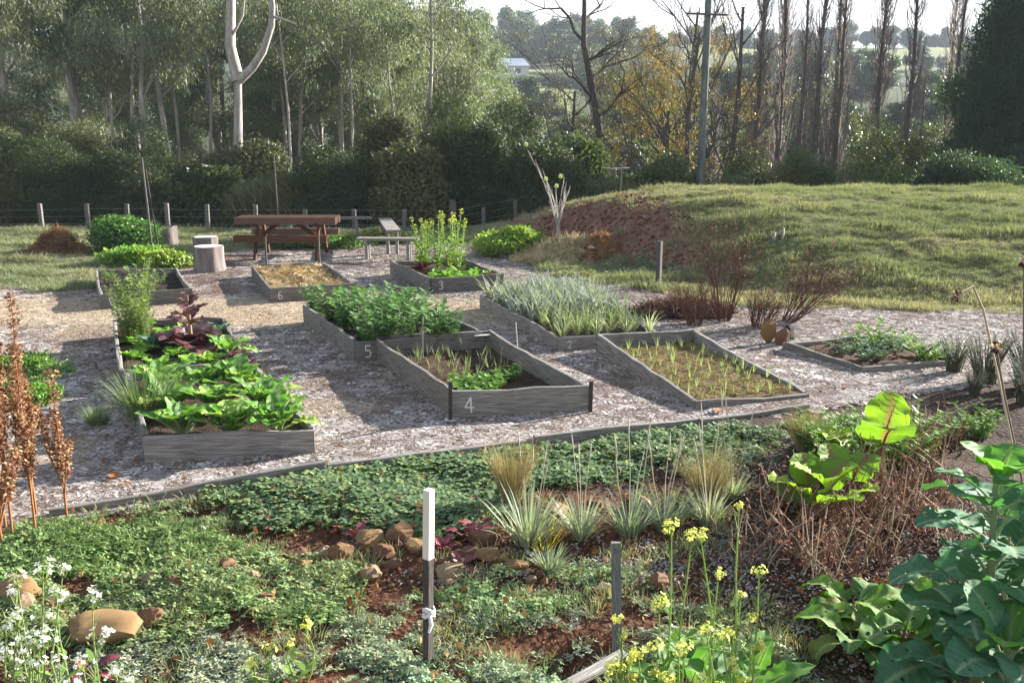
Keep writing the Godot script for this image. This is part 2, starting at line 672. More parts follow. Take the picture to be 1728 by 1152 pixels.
func poplar_mesh(h: float, twigs: int) -> ArrayMesh:
	var b := MB.new()
	b.col = Color(0.17, 0.145, 0.13)
	var path := PackedVector3Array()
	var rad := PackedFloat32Array()
	var wx := rf(-0.25, 0.25)
	for k in 9:
		var f := k / 8.0
		path.append(Vector3(wx * sin(f * 3.0) + rf(-0.05, 0.05), f * h - 0.3, rf(-0.06, 0.06)))
		rad.append(lerpf(0.2, 0.03, pow(f, 0.8)))
	b.tube(path, rad, 8)
	for k in twigs:
		var f := pow(R.randf(), 0.8) * 0.92 + 0.06
		var t := f * 8.0
		var p := path[int(t)].lerp(path[mini(int(t) + 1, 8)], t - int(t))
		var a := rf(0, TAU)
		var out := Vector3(cos(a), 0, sin(a))
		var l := h * rf(0.09, 0.2) * (1.0 - 0.5 * f)
		var w := rf(0.16, 0.3)
		b.col = vary(Color(0.26, 0.22, 0.195), 0.25)
		var q := p + out * l * w * 0.7 + Vector3.UP * l * 0.4
		var e := p + out * l * w + Vector3.UP * l
		b.tube(PackedVector3Array([p, q, e]), PackedFloat32Array([0.022, 0.014, 0.004]), 3)
		for j in 4:
			var g := q.lerp(e, rf(-0.4, 0.9))
			var s := rv(0.35) + out * 0.2
			s.y = rf(0.7, 1.2)
			b.tube(PackedVector3Array([g, g + s * l * rf(0.2, 0.4)]), PackedFloat32Array([0.008, 0.003]), 3)
	return b.mesh()

func rock_mesh(k: int, worn := false) -> ArrayMesh:
	var b := MB.new()
	var c := [Color(0.44, 0.27, 0.12), Color(0.36, 0.2, 0.1), Color(0.48, 0.34, 0.2), Color(0.3, 0.15, 0.09)][k % 4] as Color
	var p := PackedVector3Array()
	var cc := PackedColorArray()
	var cuts := []
	for q in 11:
		cuts.append([rv(1.0).normalized(), rf(0.58, 0.85)])
	for r in 13:
		var lat := PI / 2 - PI * r / 12.0
		for j in 19:
			var lon := TAU * (j % 18) / 18.0
			var d := Vector3(cos(lat) * cos(lon), sin(lat), cos(lat) * sin(lon))
			var s := 1.05 + 0.35 * N.get_noise_3d(d.x * 70 + k * 50, d.y * 70, d.z * 70)
			for q in cuts:
				var x: float = d.dot(q[0]) * s
				if x > q[1]:
					s *= q[1] / x
			p.append(d * s)
			cc.append(c * (1.0 + 0.35 * N2.get_noise_3d(d.x * 200 + k * 9, d.y * 200, d.z * 200)))
	if worn:
		b.grid(p, 19, cc)
		return b.mesh()
	for r in 12:
		for j in 18:
			var a := r * 19 + j
			b.col = cc[a]
			if r > 0:
				b.tri(p[a], p[a + 20], p[a + 1])
			if r < 11:
				b.tri(p[a], p[a + 19], p[a + 20])
	return b.mesh()

# ---------------------------------------------------------------- timber
# a sawn board between two feet, uneven along its top edge
func board_mesh(a: Vector3, e: Vector3, h0: float, h1: float, thick: float, col: Color, rag := 0.011) -> ArrayMesh:
	var b := MB.new()
	var along := (e - a).normalized()
	var out := along.cross(Vector3.UP).normalized()
	var len := a.distance_to(e)
	var segs := maxi(2, int(len / 0.22))
	var lo := []
	var warp := rf(-0.018, 0.018) * minf(1.0, len / 2.0)
	var lift := rf(-0.014, 0.014) * minf(1.0, len / 2.0)
	for k in segs + 1:
		var f := float(k) / segs
		var p := a.lerp(e, f) + out * warp * sin(f * PI)
		var top := lerpf(h0, h1, f) + rf(-rag, rag) + lift * sin(f * 5.0)
		var w := rf(-rag, rag) * 0.5
		var o := out * (thick * 0.5 + w)
		var c := 0.006
		lo.append([p - o, p - o + Vector3.UP * (top - c), p - o + out * c + Vector3.UP * top, p + o - out * c + Vector3.UP * top, p + o + Vector3.UP * (top - c), p + o, f * len])
	var off := rf(0, 3)
	for k in segs:
		b.col = col * rf(0.92, 1.08)
		var s0: Array = lo[k]
		var s1: Array = lo[k + 1]
		var vv := [0.0, h0, h0 + 0.01, h0 + thick, h0 + thick + 0.01, h0 * 2 + thick]
		var outs := [-out, -out + Vector3.UP, Vector3.UP, out + Vector3.UP, out]
		for j in 5:
			b.quad(s0[j], s1[j], s1[j + 1], s0[j + 1], outs[j], Vector2(off + s0[6], vv[j]), Vector2(off + s1[6], vv[j]), Vector2(off + s1[6], vv[j + 1]), Vector2(off + s0[6], vv[j + 1]))
	b.col = col * 0.9
	for z in [0, segs]:
		var s: Array = lo[z]
		var d := -along if z == 0 else along
		b.quad(s[0], s[1], s[4], s[5], d, Vector2(0, 0), Vector2(0, 0.2), Vector2(0.05, 0.2), Vector2(0.05, 0))
	return b.mesh()

func bar(b: MB, p: Vector3, q: Vector3, w: float, t: float) -> void:
	var d := q - p
	var y := d.normalized()
	var x := Vector3.UP.cross(y)
	x = x.normalized() if x.length() > 0.05 else Vector3.RIGHT
	var z := x.cross(y)
	b.box(Transform3D(Basis(x, y, z), (p + q) * 0.5), Vector3(w * 0.5, d.length() * 0.5, t * 0.5), 2.0)

func bar_mesh(p: Vector3, q: Vector3, w: float, t: float, col: Color) -> ArrayMesh:
	var b := MB.new()
	b.col = col
	bar(b, p, q, w, t)
	return b.mesh()

# a hand-painted figure laid on the front of a board: strokes in a unit box, u to the side, v up
func figure_mesh(strokes: Array, o: Vector3, right: Vector3, size: float) -> ArrayMesh:
	var b := MB.new()
	b.col = Color(0.62, 0.6, 0.58)
	var out := right.cross(Vector3.UP).normalized()
	for s in strokes:
		for k in s.size() - 1:
			var p: Vector3 = o + right * s[k].x * size * 0.62 + Vector3.UP * s[k].y * size
			var q: Vector3 = o + right * s[k + 1].x * size * 0.62 + Vector3.UP * s[k + 1].y * size
			var d := (q - p).normalized()
			var w := d.cross(out).normalized() * size * 0.05
			b.quad(p - w - d * 0.004 + out * 0.001 * k, p + w - d * 0.004 + out * 0.001 * k, q + w + d * 0.004 + out * 0.001 * k, q - w + d * 0.004 + out * 0.001 * k, out)
	return b.mesh()

const FIG := {
	"2": [[Vector2(0.05, 0.75), Vector2(0.25, 0.98), Vector2(0.7, 0.95), Vector2(0.85, 0.7), Vector2(0.6, 0.35), Vector2(0.1, 0.02), Vector2(0.9, 0.02)]],
	"3": [[Vector2(0.1, 0.92), Vector2(0.55, 1.0), Vector2(0.82, 0.78), Vector2(0.45, 0.54), Vector2(0.85, 0.3), Vector2(0.6, 0.02), Vector2(0.1, 0.06)]],
	"4": [[Vector2(0.72, 0.0), Vector2(0.66, 1.0), Vector2(0.05, 0.35), Vector2(0.98, 0.32)]],
	"5": [[Vector2(0.75, 1.0), Vector2(0.15, 1.0), Vector2(0.12, 0.58), Vector2(0.6, 0.6), Vector2(0.85, 0.32), Vector2(0.6, 0.03), Vector2(0.1, 0.05)]],
	"6": [[Vector2(0.7, 1.0), Vector2(0.25, 0.85), Vector2(0.1, 0.4), Vector2(0.3, 0.03), Vector2(0.75, 0.1), Vector2(0.8, 0.42), Vector2(0.45, 0.58), Vector2(0.12, 0.42)]],
	"E": [[Vector2(0.75, 0.92), Vector2(0.35, 1.0), Vector2(0.12, 0.8), Vector2(0.3, 0.45), Vector2(0.35, 0.15), Vector2(0.65, 0.0), Vector2(1.0, 0.05)], [Vector2(0.28, 0.42), Vector2(0.8, 0.48)]],
}

# a raised bed: corners run back left, back right, front right, front left
func raised_bed(q: Array, h: Array, label: String, soil: Color, fill_to: float, wood: Color, figure := "", group := "raised timber beds on the wood chips") -> Node3D:
	var c := Vector3.ZERO
	for p in q:
		c += Vector3(p.x, 0, p.y) * 0.25
	c.y = gh(c.x, c.z)
	var o := thing("raised_bed", label, "garden bed", c, group)
	var w := []
	for p in q:
		w.append(Vector3(p.x, gh(p.x, p.y) - 0.04, p.y) - c)
	var names := ["back", "right", "front", "left"]
	for k in 4:
		var a: Vector3 = w[k]
		var e: Vector3 = w[(k + 1) % 4]
		var d := (e - a).normalized() * 0.02
		if k % 2 == 0:
			a -= d
			e += d
		else:
			a += d * 1.2
			e -= d * 1.2
		part(o, "board", board_mesh(a, e, h[k] + 0.04, h[(k + 1) % 4] + 0.04, 0.042, vary(wood, 0.24, 0.05)), M.wood)
	for k in 4:
		var b := MB.new()
		b.col = vary(wood, 0.15) * 0.8
		var into: Vector3 = (Vector3.ZERO - w[k]) * Vector3(1, 0, 1)
		var p: Vector3 = w[k] + into.normalized() * 0.062
		bar(b, p - Vector3.UP * 0.05, p + Vector3.UP * (h[k] + rf(-0.03, 0.03)), 0.05, 0.05)
		part(o, "corner_post", b.mesh(), M.wood)
	# soil
	var pts := PackedVector3Array()
	var cc := PackedColorArray()
	for r in 29:
		for k in 17:
			var f := k / 16.0
			var g := r / 28.0
			var s: Vector3 = (w[3] as Vector3).lerp(w[2], 0.02 + 0.96 * f).lerp((w[0] as Vector3).lerp(w[1], 0.02 + 0.96 * f), 0.01 + 0.98 * g)
			s.y += fill_to + 0.04 + N2.get_noise_2d((s.x + c.x) * 70, (s.z + c.z) * 70) * 0.035
			pts.append(s)
			cc.append(soil * (1.0 + 0.5 * N2.get_noise_2d(s.x * 150 + c.z, s.z * 150)))
	var sb := MB.new()
	sb.grid(pts, 17, cc)
	part(o, "soil", sb.mesh(), M.soil)
	if figure:
		var right: Vector3 = (w[2] - w[3]).normalized()
		var at: Vector3 = w[3] + right * 0.09 + right.cross(Vector3.UP).normalized() * 0.03 + Vector3.UP * (h[3] * 0.22 + 0.04)
		part(o, "painted_number", figure_mesh(FIG[figure], at, right, h[3] * 0.55), M.plain)
	return o

func bed_point(q: Array, f: float, g: float, up: float) -> Vector3:   # f across from the left, g back from the front
	var a: Vector2 = (q[3] as Vector2).lerp(q[2], f)
	var e: Vector2 = (q[0] as Vector2).lerp(q[1], f)
	var p := a.lerp(e, g)
	return Vector3(p.x, gh(p.x, p.y) + up, p.y)

# ---------------------------------------------------------------- the place
var BED := {
	"four": [Vector2(-1.56, -10.4), Vector2(-0.27, -10.72), Vector2(0.69, -8.34), Vector2(-0.52, -8.09)],
	"one": [Vector2(1.01, -10.66), Vector2(2.19, -11.07), Vector2(2.85, -8.75), Vector2(1.72, -8.37)],
	"two": [Vector2(-0.45, -13.54), Vector2(1.02, -13.95), Vector2(1.8, -11.2), Vector2(0.56, -10.75)],
	"five": [Vector2(-2.81, -12.48), Vector2(-1.4, -12.85), Vector2(-0.36, -10.62), Vector2(-1.74, -10.2)],
	"three": [Vector2(-2.19, -16.89), Vector2(-0.95, -17.3), Vector2(-0.16, -15.27), Vector2(-1.27, -14.88)],
	"six": [Vector2(-4.62, -16.56), Vector2(-3.44, -16.95), Vector2(-2.47, -14.53), Vector2(-3.63, -13.95)],
	"dark": [Vector2(-7.13, -15.96), Vector2(-5.84, -16.18), Vector2(-4.82, -13.9), Vector2(-5.96, -13.42)],
	"lettuce": [Vector2(-4.98, -11.52), Vector2(-3.69, -11.75), Vector2(-2.68, -9.32), Vector2(-3.89, -9.05)],
	"beet": [Vector2(-3.79, -8.93), Vector2(-2.6, -9.2), Vector2(-1.59, -7.11), Vector2(-2.82, -6.89)],
	"low": [Vector2(3.21, -10.76), Vector2(4.5, -11.3), Vector2(4.97, -10.1), Vector2(3.75, -9.69)],
}

func _ready() -> void:
	R.seed = 20240611
	N.seed = 5
	N.frequency = 0.02
	N.fractal_octaves = 3
	N2.seed = 11
	N2.frequency = 0.05
	N2.fractal_octaves = 4
	# camera, sky, sun, exposure
	var cam := Camera3D.new()
	cam.name = "camera"
	cam.fov = 40.0
	cam.near = 0.05
	cam.far = 3000.0
	cam.position = Vector3(0, 2.5, 0)
	cam.rotation_degrees = Vector3(-12.5, 0, 0)
	add_child(cam)
	cam.current = true
	var we := WorldEnvironment.new()
	we.name = "environment"
	var e := Environment.new()
	e.background_mode = Environment.BG_SKY
	var sk := Sky.new()
	var sm := ProceduralSkyMaterial.new()
	sm.sky_top_color = Color(0.56, 0.63, 0.73)
	sm.sky_horizon_color = Color(1.0, 1.0, 1.0)
	sm.sky_curve = 0.22
	sm.ground_bottom_color = Color(0.3, 0.3, 0.25)
	sm.ground_horizon_color = Color(0.8, 0.82, 0.82)
	sm.sun_angle_max = 40.0
	sm.sky_energy_multiplier = 1.0
	sk.sky_material = sm
	e.sky = sk
	e.background_energy_multiplier = 0.37
	e.tonemap_mode = Environment.TONE_MAPPER_LINEAR
	e.tonemap_exposure = 5.0
	e.fog_enabled = true
	e.fog_density = 0.00034
	e.fog_light_color = Color(0.86, 0.92, 0.97)
	e.sdfgi_enabled = true
	e.ssao_enabled = true
	e.ssil_enabled = true
	we.environment = e
	add_child(we)
	var sun := DirectionalLight3D.new()
	sun.name = "sun"
	sun.light_energy = 1.6
	sun.light_color = Color(1.0, 0.975, 0.94)
	sun.light_angular_distance = 0.5
	sun.shadow_enabled = true
	add_child(sun)
	var az := deg_to_rad(33.0)
	var el := deg_to_rad(18.0)
	sun.look_at_from_position(Vector3(cos(az) * cos(el), sin(el), -sin(az) * cos(el)) * 50.0, Vector3.ZERO)

	materials()
	build_ground()
	trees()
	thicket()
	far_side()
	furniture()
	beds()
	bed_plants()
	mid_plants()
	near_bed()
	covers()

# ---------------------------------------------------------------- trees
func trees() -> void:
	var gum := clump(16, 0.3, 0.2, 0.045, 1.1, 0.3)
	var broad := clump(16, 0.26, 0.13, 0.07, 0.2, 0.3)
	M_clump = {"gum": gum, "broad": broad}
	var pale := Color(0.5, 0.45, 0.4)
	var brown := Color(0.16, 0.13, 0.11)
	var gl := Color(0.175, 0.195, 0.12)
	# the forked gum in the middle
	var o := thing("gum_tree", "thick pale gum tree forking into two limbs behind the fence", "tree", on(-9.3, -32.0), "gum trees behind the garden")
	var g0 := o.position
	var rel := func(a: Array) -> Array:
		var r := []
		for p in a:
			r.append(p - g0)
		return r
	leafy_tree(o, rel.call([g0 + Vector3(0, -0.3, 0), Vector3(-9.25, 1.04, -32), Vector3(-9.0, 4.3, -32)]), 0.27, {"bark": pale, "limbs": 0, "reach": 1.0, "leaves": 900, "blob": 1.3, "size": 1.0, "leaf": gl, "clump": gum, "leafless_tip": true,
		"extra": [
			[rel.call([Vector3(-9.02, 4.2, -32), Vector3(-9.22, 5.3, -32), Vector3(-9.12, 6.8, -32.1), Vector3(-9.5, 9.5, -32.3), Vector3(-9.2, 13.0, -32.5)]), 0.2],
			[rel.call([Vector3(-9.0, 4.2, -32), Vector3(-8.5, 4.6, -31.9), Vector3(-8.1, 5.1, -31.8), Vector3(-7.78, 5.9, -31.8), Vector3(-7.72, 6.5, -31.8), Vector3(-7.9, 8.4, -31.9), Vector3(-7.2, 12.0, -32.0)]), 0.15],
			[rel.call([Vector3(-7.76, 6.2, -31.8), Vector3(-7.4, 6.1, -31.7), Vector3(-6.9, 5.9, -31.5)]), 0.05],
			[rel.call([Vector3(-9.2, 5.5, -32), Vector3(-8.7, 6.2, -31.8), Vector3(-8.5, 7.4, -31.8)]), 0.05]]})
	var rows := [
		[-18.8, -36.0, 0.15, 0.0, 13.0, "slender gum with dark-streaked trunk at the edge of the wood", 5, 1500],
		[-18.1, -40.0, 0.26, 0.15, 15.0, "stout brown gum trunk with a side limb above the ferny scrub", 6, 2200],
		[-17.2, -41.5, 0.1, -0.1, 13.0, "thin white gum stem close beside the stout brown gum", 5, 1200],
		[-16.2, -42.0, 0.12, -0.5, 14.0, "white gum stem leaning away from the stout brown gum", 5, 1500],
		[-17.6, -46.0, 0.15, 0.2, 15.0, "pale gum with a bent limb, behind the leaning white stem", 6, 2000],
		[-13.1, -34.0, 0.12, 0.25, 10.0, "straight white gum trunk rising behind the thin garden pole", 4, 900],
		[-12.2, -34.5, 0.13, -1.1, 11.0, "slim gum curving over towards the straight white trunk", 6, 1500],
		[-9.4, -42.0, 0.11, 0.9, 14.0, "light gum with drooping foliage beside the forked gum", 8, 2800],
		[-8.2, -46.0, 0.15, -0.2, 15.0, "grey-barked gum, first of the close pair", 8, 3000],
		[-7.1, -46.5, 0.14, 0.1, 15.0, "grey-barked gum, second of the close pair", 8, 3000],
		[-6.2, -45.0, 0.09, 0.3, 10.0, "short dark gum leaning beside the close pair", 7, 2200],
		[-20.6, -38.0, 0.1, 0.2, 12.0, "thin pale gum stem at the very edge of the picture", 4, 500],
		[-15.4, -39.0, 0.08, 0.3, 12.0, "spindly white gum stem between two stouter stems", 4, 450],
		[-14.2, -41.0, 0.09, -0.3, 13.0, "spindly gum stem behind the straight white trunk", 4, 500],
		[-11.0, -38.0, 0.08, 0.4, 12.0, "spindly gum stem next to the forked gum", 4, 450],
		[-8.6, -37.0, 0.07, -0.2, 11.0, "thin twisting gum stem in front of the close pair", 5, 500],
		[-6.6, -39.0, 0.08, 0.25, 11.0, "thin grey gum stem by the short leaning gum", 5, 600],
		[-4.9, -41.0, 0.08, -0.3, 11.0, "thin grey gum stem near the lone bare-trunked gum", 5, 600],
		[-19.6, -43.0, 0.09, -0.3, 13.0, "slim white gum stem behind the gum with the dark-streaked trunk", 4, 350],
		[-12.6, -40.0, 0.09, 0.2, 13.0, "slim white gum stem behind the curving gum", 4, 350],
		[-10.3, -44.0, 0.1, -0.2, 13.0, "slim white gum stem deep behind the forked gum", 4, 350],
		[-7.6, -42.0, 0.08, 0.3, 12.0, "slim pale gum stem just before the close pair", 4, 350],
		[-5.5, -47.0, 0.1, 0.15, 12.0, "slim pale gum stem behind the short leaning gum", 4, 450],
		[-3.4, -40.0, 0.14, 0.05, 12.5, "lone bare-trunked gum with a thin top", 4, 420],
	]
	for r in rows:
		var t := thing("gum_tree", r[5], "tree", on(r[0], r[1]), "gum trees behind the garden")
		var p := [Vector3(0, -0.4, 0)]
		for k in 5:
			var f := (k + 1) / 5.0
			p.append(Vector3(r[3] * f * f + rf(-0.12, 0.12), r[4] * f, rf(-0.15, 0.15)))
		leafy_tree(t, p, r[2], {"bark": vary(pale, 0.3), "limbs": r[6], "reach": 2.1, "from": 0.52 if r[7] > 700 else 0.66, "rise": 0.9, "depth": 2, "kids": 2, "leaves": r[7] * 0.6, "blob": 0.6, "size": 0.9,
			"leaf": vary(gl, 0.2), "clump": gum, "drop": 0.5, "flat": 1.0})
	# leafy trees filling the wood behind
	var back_rows := [
		[-27.0, -55.0, 15.0], [-23.5, -52.0, 14.0], [-26.0, -64.0, 18.0], [-20.5, -56.0, 15.0], [-18.0, -60.0, 17.0], [-16.0, -52.0, 13.0], [-14.5, -62.0, 17.0], [-13.5, -54.0, 14.0],
		[-11.5, -58.0, 16.0], [-10.0, -50.0, 12.0], [-9.5, -66.0, 18.0], [-7.5, -56.0, 15.5], [-5.5, -60.0, 15.0], [-4.6, -52.0, 11.5], [-2.6, -58.0, 12.0], [-2.6, -54.0, 8.5], [-3.8, -66.0, 12.0], [-30.0, -70.0, 19.0], [-22.0, -72.0, 20.0],
	]
	var k0 := 0
	for r in back_rows:
		var lab := "leafy tree deep in the wood, %s from the dense edge of the picture" % ORD[k0]
		var t := thing("woodland_tree", lab, "tree", on(r[0], r[1]), "leafy trees of the wood")
		var p := [Vector3(0, -0.4, 0)]
		for k in 4:
			var f := (k + 1) / 4.0
			p.append(Vector3(rf(-0.5, 0.5) * f, r[2] * 0.92 * f, rf(-0.4, 0.4) * f))
		leafy_tree(t, p, 0.2, {"bark": vary(pale, 0.35), "limbs": 12, "reach": 2.6, "from": 0.14, "rise": 0.4, "depth": 2, "kids": 2, "leaves": 2100, "blob": 0.62, "size": 1.1,
			"leaf": vary(gl, 0.25, 0.05), "clump": gum if k0 % 3 else broad, "drop": 0.25, "flat": 0.9})
		k0 += 1
	# bare trees
	var d := thing("dead_tree", "big bare leaning tree with broken crooked branches", "tree", on(5.0, -45.0), "bare trees beyond the bank")
	leafy_tree(d, [Vector3(0, -0.3, 0), Vector3(-0.1, 3.5, 0), Vector3(-0.7, 6.0, 0), Vector3(-1.2, 8.6, 0), Vector3(-1.7, 11.0, 0), Vector3(-1.7, 13.5, 0)], 0.26, {"bark": Color(0.13, 0.11, 0.1), "limbs": 7, "from": 0.5, "reach": 2.3, "rise": 0.45, "depth": 3, "kids": 3, "wob": 0.35, "fork": 0.8})
	var bare := [[3.3, -47.0, 9.0, "grey twiggy tree hung with dead leaves, beside the leaning bare tree", 900, Color(0.12, 0.11, 0.09)], [6.7, -44.0, 8.0, "yellow-leaved autumn tree under the leaning bare tree", 1100, Color(0.42, 0.29, 0.05)], [8.2, -46.0, 9.5, "golden autumn tree standing in front of the power pole", 1000, Color(0.4, 0.26, 0.05)],
		[8.0, -42.0, 11.0, "bare many-stemmed tree close to the power pole", 0, Color.WHITE], [9.9, -44.0, 12.5, "wide bare tree with upswept branches beside the power pole", 0, Color.WHITE], [9.0, -50.0, 13.0, "tall bare tree behind the power pole", 0, Color.WHITE]]
	for r in bare:
		var t := thing("autumn_tree" if r[4] else "bare_tree", r[3], "tree", on(r[0], r[1]), "bare trees beyond the bank")
		var h: float = r[2]
		leafy_tree(t, [Vector3(0, -0.3, 0), Vector3(rf(-0.3, 0.3), h * 0.35, 0), Vector3(rf(-0.5, 0.5), h * 0.7, rf(-0.3, 0.3)), Vector3(rf(-0.8, 0.8), h, 0)], 0.17, {"bark": Color(0.14, 0.12, 0.11), "limbs": 10, "from": 0.12, "reach": h * 0.34, "rise": 0.9, "depth": 3, "kids": 3, "wob": 0.22, "fork": 0.6,
			"leaves": r[4], "blob": 0.55, "size": 0.6, "leaf": r[5], "clump": broad})
	# poplars
	var protos := [poplar_mesh(15.0, 150), poplar_mesh(17.0, 170), poplar_mesh(16.0, 140)]
	var pops := [[11.5, -45.0], [11.9, -47.0], [12.5, -45.5], [13.3, -48.0], [14.3, -45.0], [14.9, -50.0], [15.6, -46.0], [16.6, -50.0], [17.2, -45.0], [17.5, -46.0], [18.4, -45.0], [20.8, -45.0], [21.4, -47.5], [22.3, -45.0], [23.2, -46.0]]
	for k in pops.size():
		var t := thing("poplar_tree", "%s tall bare poplar in the row, counting from the power pole" % ORD[k], "tree", on(pops[k][0], pops[k][1]), "bare poplars in a row", rf(0, TAU))
		var m := part(t, "trunk", protos[k % 3], M.bark)
		m.scale = Vector3(1.15, rf(0.9, 1.1), 1.15)
	# more poplars far behind them
	for k in 12:
		var t := thing("distant_poplar", "bare poplar in the hazy rear row between the nearer poplars", "tree", on(13.0 + k * 1.9 + rf(-0.5, 0.5), -58.0 + rf(-2, 2)), "bare poplars in the rear row", rf(0, TAU))
		part(t, "trunk", protos[k % 3], M.bark).scale = Vector3(1.0, rf(0.6, 0.75), 1.0)
	# dark conifer at the edge of the bank
	var needles := clump(22, 0.3, 0.22, 0.04, -0.2, 0.3)
	var c := thing("cypress_tree", "dark green cypress towering over the end of the grassy bank", "tree", on(21.6, -39.0))
	var xs := []
	var cs := PackedColorArray()
	var b := MB.new()
	b.col = brown
	b.tube(PackedVector3Array([Vector3(0, -0.3, 0), Vector3(0, 7, 0), Vector3(0, 14.0, 0)]), PackedFloat32Array([0.4, 0.25, 0.04]), 9)
	for k in 110:
		var f := sqrt(k / 110.0)
		var y := 13.5 * (1.0 - f) + 0.3
		var a := k * 2.4
		var rr := 5.6 * pow(f, 0.6) * rf(0.7, 1.05)
		var tip := Vector3(cos(a) * rr, y + 0.4, sin(a) * rr)
		b.tube(PackedVector3Array([Vector3(0, y - 0.2, 0), tip * Vector3(0.6, 1, 0.6), tip]), PackedFloat32Array([0.05, 0.03, 0.01]), 4)
		fill(xs, cs, tip * Vector3(0.75, 1, 0.75), Vector3(1.2, 0.8, 1.2) * rf(0.7, 1.2), 150, 1.1, vary(Color(0.045, 0.085, 0.035), 0.2), 0.25, 0.08)
	part(c, "trunk", b.mesh(), M.bark)
	stuff_part(c, "crown", needles, M.tree_leaf, xs, cs)

var M_clump := {}

func thicket() -> void:
	var fine := clump(26, 0.24, 0.14, 0.028, -0.4, 0.4)
	var wispy := clump(20, 0.34, 0.24, 0.022, -0.7, 0.4)
	var bold := clump(12, 0.3, 0.17, 0.08, 0.1, 0.4)
	var broad: ArrayMesh = M_clump.broad
	# silhouette of the scrub: x, top height, at about thirty metres
	var lx := [-21.0, -16.0, -14.0, -11.0, -9.0, -7.0, -5.8, -4.5, -3.0, -1.6, -0.3, 0.7, 1.8, 2.8, 4.0]
	var ly := [3.3, 3.3, 3.0, 2.5, 2.0, 2.4, 2.6, 3.1, 3.5, 3.5, 3.2, 2.9, 2.4, 1.7, 1.2]
	var n := 0
	for row in 2:
		for k in 12:
			var x := -19.5 + k * 2.05 + row * 1.0 + rf(-0.3, 0.3)
			var z := -28.6 - row * 2.8 + rf(-0.5, 0.5)
			var top := crv(lx, ly, x * 30.0 / -z) * rf(0.85, 1.05) + (0.15 if row == 1 else -0.7)
			var p := on(x, z)
			var h := top - p.y
			var col := Color(0.062, 0.085, 0.03) if k % 2 else Color(0.075, 0.095, 0.036)
			if R.randf() < 0.3:
				col = Color(0.125, 0.13, 0.055)
			var t := thing("scrub_bush", "%s bush along in the dark scrub, %s row behind the fence" % [ORD[k], "nearer" if row == 0 else "farther"], "bush", p, "scrub behind the fence")
			bush(t, Vector3(1.6, h * 0.54, 1.4), 2700, [fine, wispy, bold, fine, broad][R.randi() % 5], rf(0.75, 1.05), col, Color(0.12, 0.1, 0.08), 9)
			n += 1
	# hedge of bushes behind the bank
	for k in 13:
		var x := 5.2 + k * 1.05 + rf(-0.2, 0.2)
		var p := on(x, -32.0 + rf(-1, 1))
		var top := rf(1.25, 1.75) if k != 4 else 2.0
		var t := thing("hedge_bush", "%s bush from the power pole in the scrubby hedge above the grassy bank" % ORD[k], "bush", p, "hedge behind the grassy bank")
		bush(t, Vector3(1.1, (top - p.y) * 0.52, 1.0), 1500, fine if k % 3 else broad, 0.8, Color(0.08, 0.12, 0.035) if k % 2 else Color(0.12, 0.15, 0.05), Color(0.12, 0.1, 0.08), 7)
	var big := [[15.9, -42.0, 3.0, "big round green shrub among the poplar trunks", 2.2], [18.8, -43.0, 3.1, "yellowish rounded shrub nearest the cypress, among the poplars", 2.4], [9.5, -40.0, 2.2, "pale green shrub at the foot of the power pole", 1.8], [12.9, -27.0, 1.7, "dark green bush at the foot of the cypress", 1.6], [12.4, -41.0, 1.9, "dull green shrub under the first poplars", 2.0]]
	for r in big:
		var p := on(r[0], r[1])
		var t := thing("round_shrub", r[3], "shrub", p)
		bush(t, Vector3(r[4], (r[2] - p.y) * 0.55, r[4]), 2600, broad if r[1] < -30.0 else fine, 0.85, Color(0.14, 0.17, 0.05) if r[1] < -30.0 else Color(0.045, 0.075, 0.03), Color(0.12, 0.1, 0.08), 9)

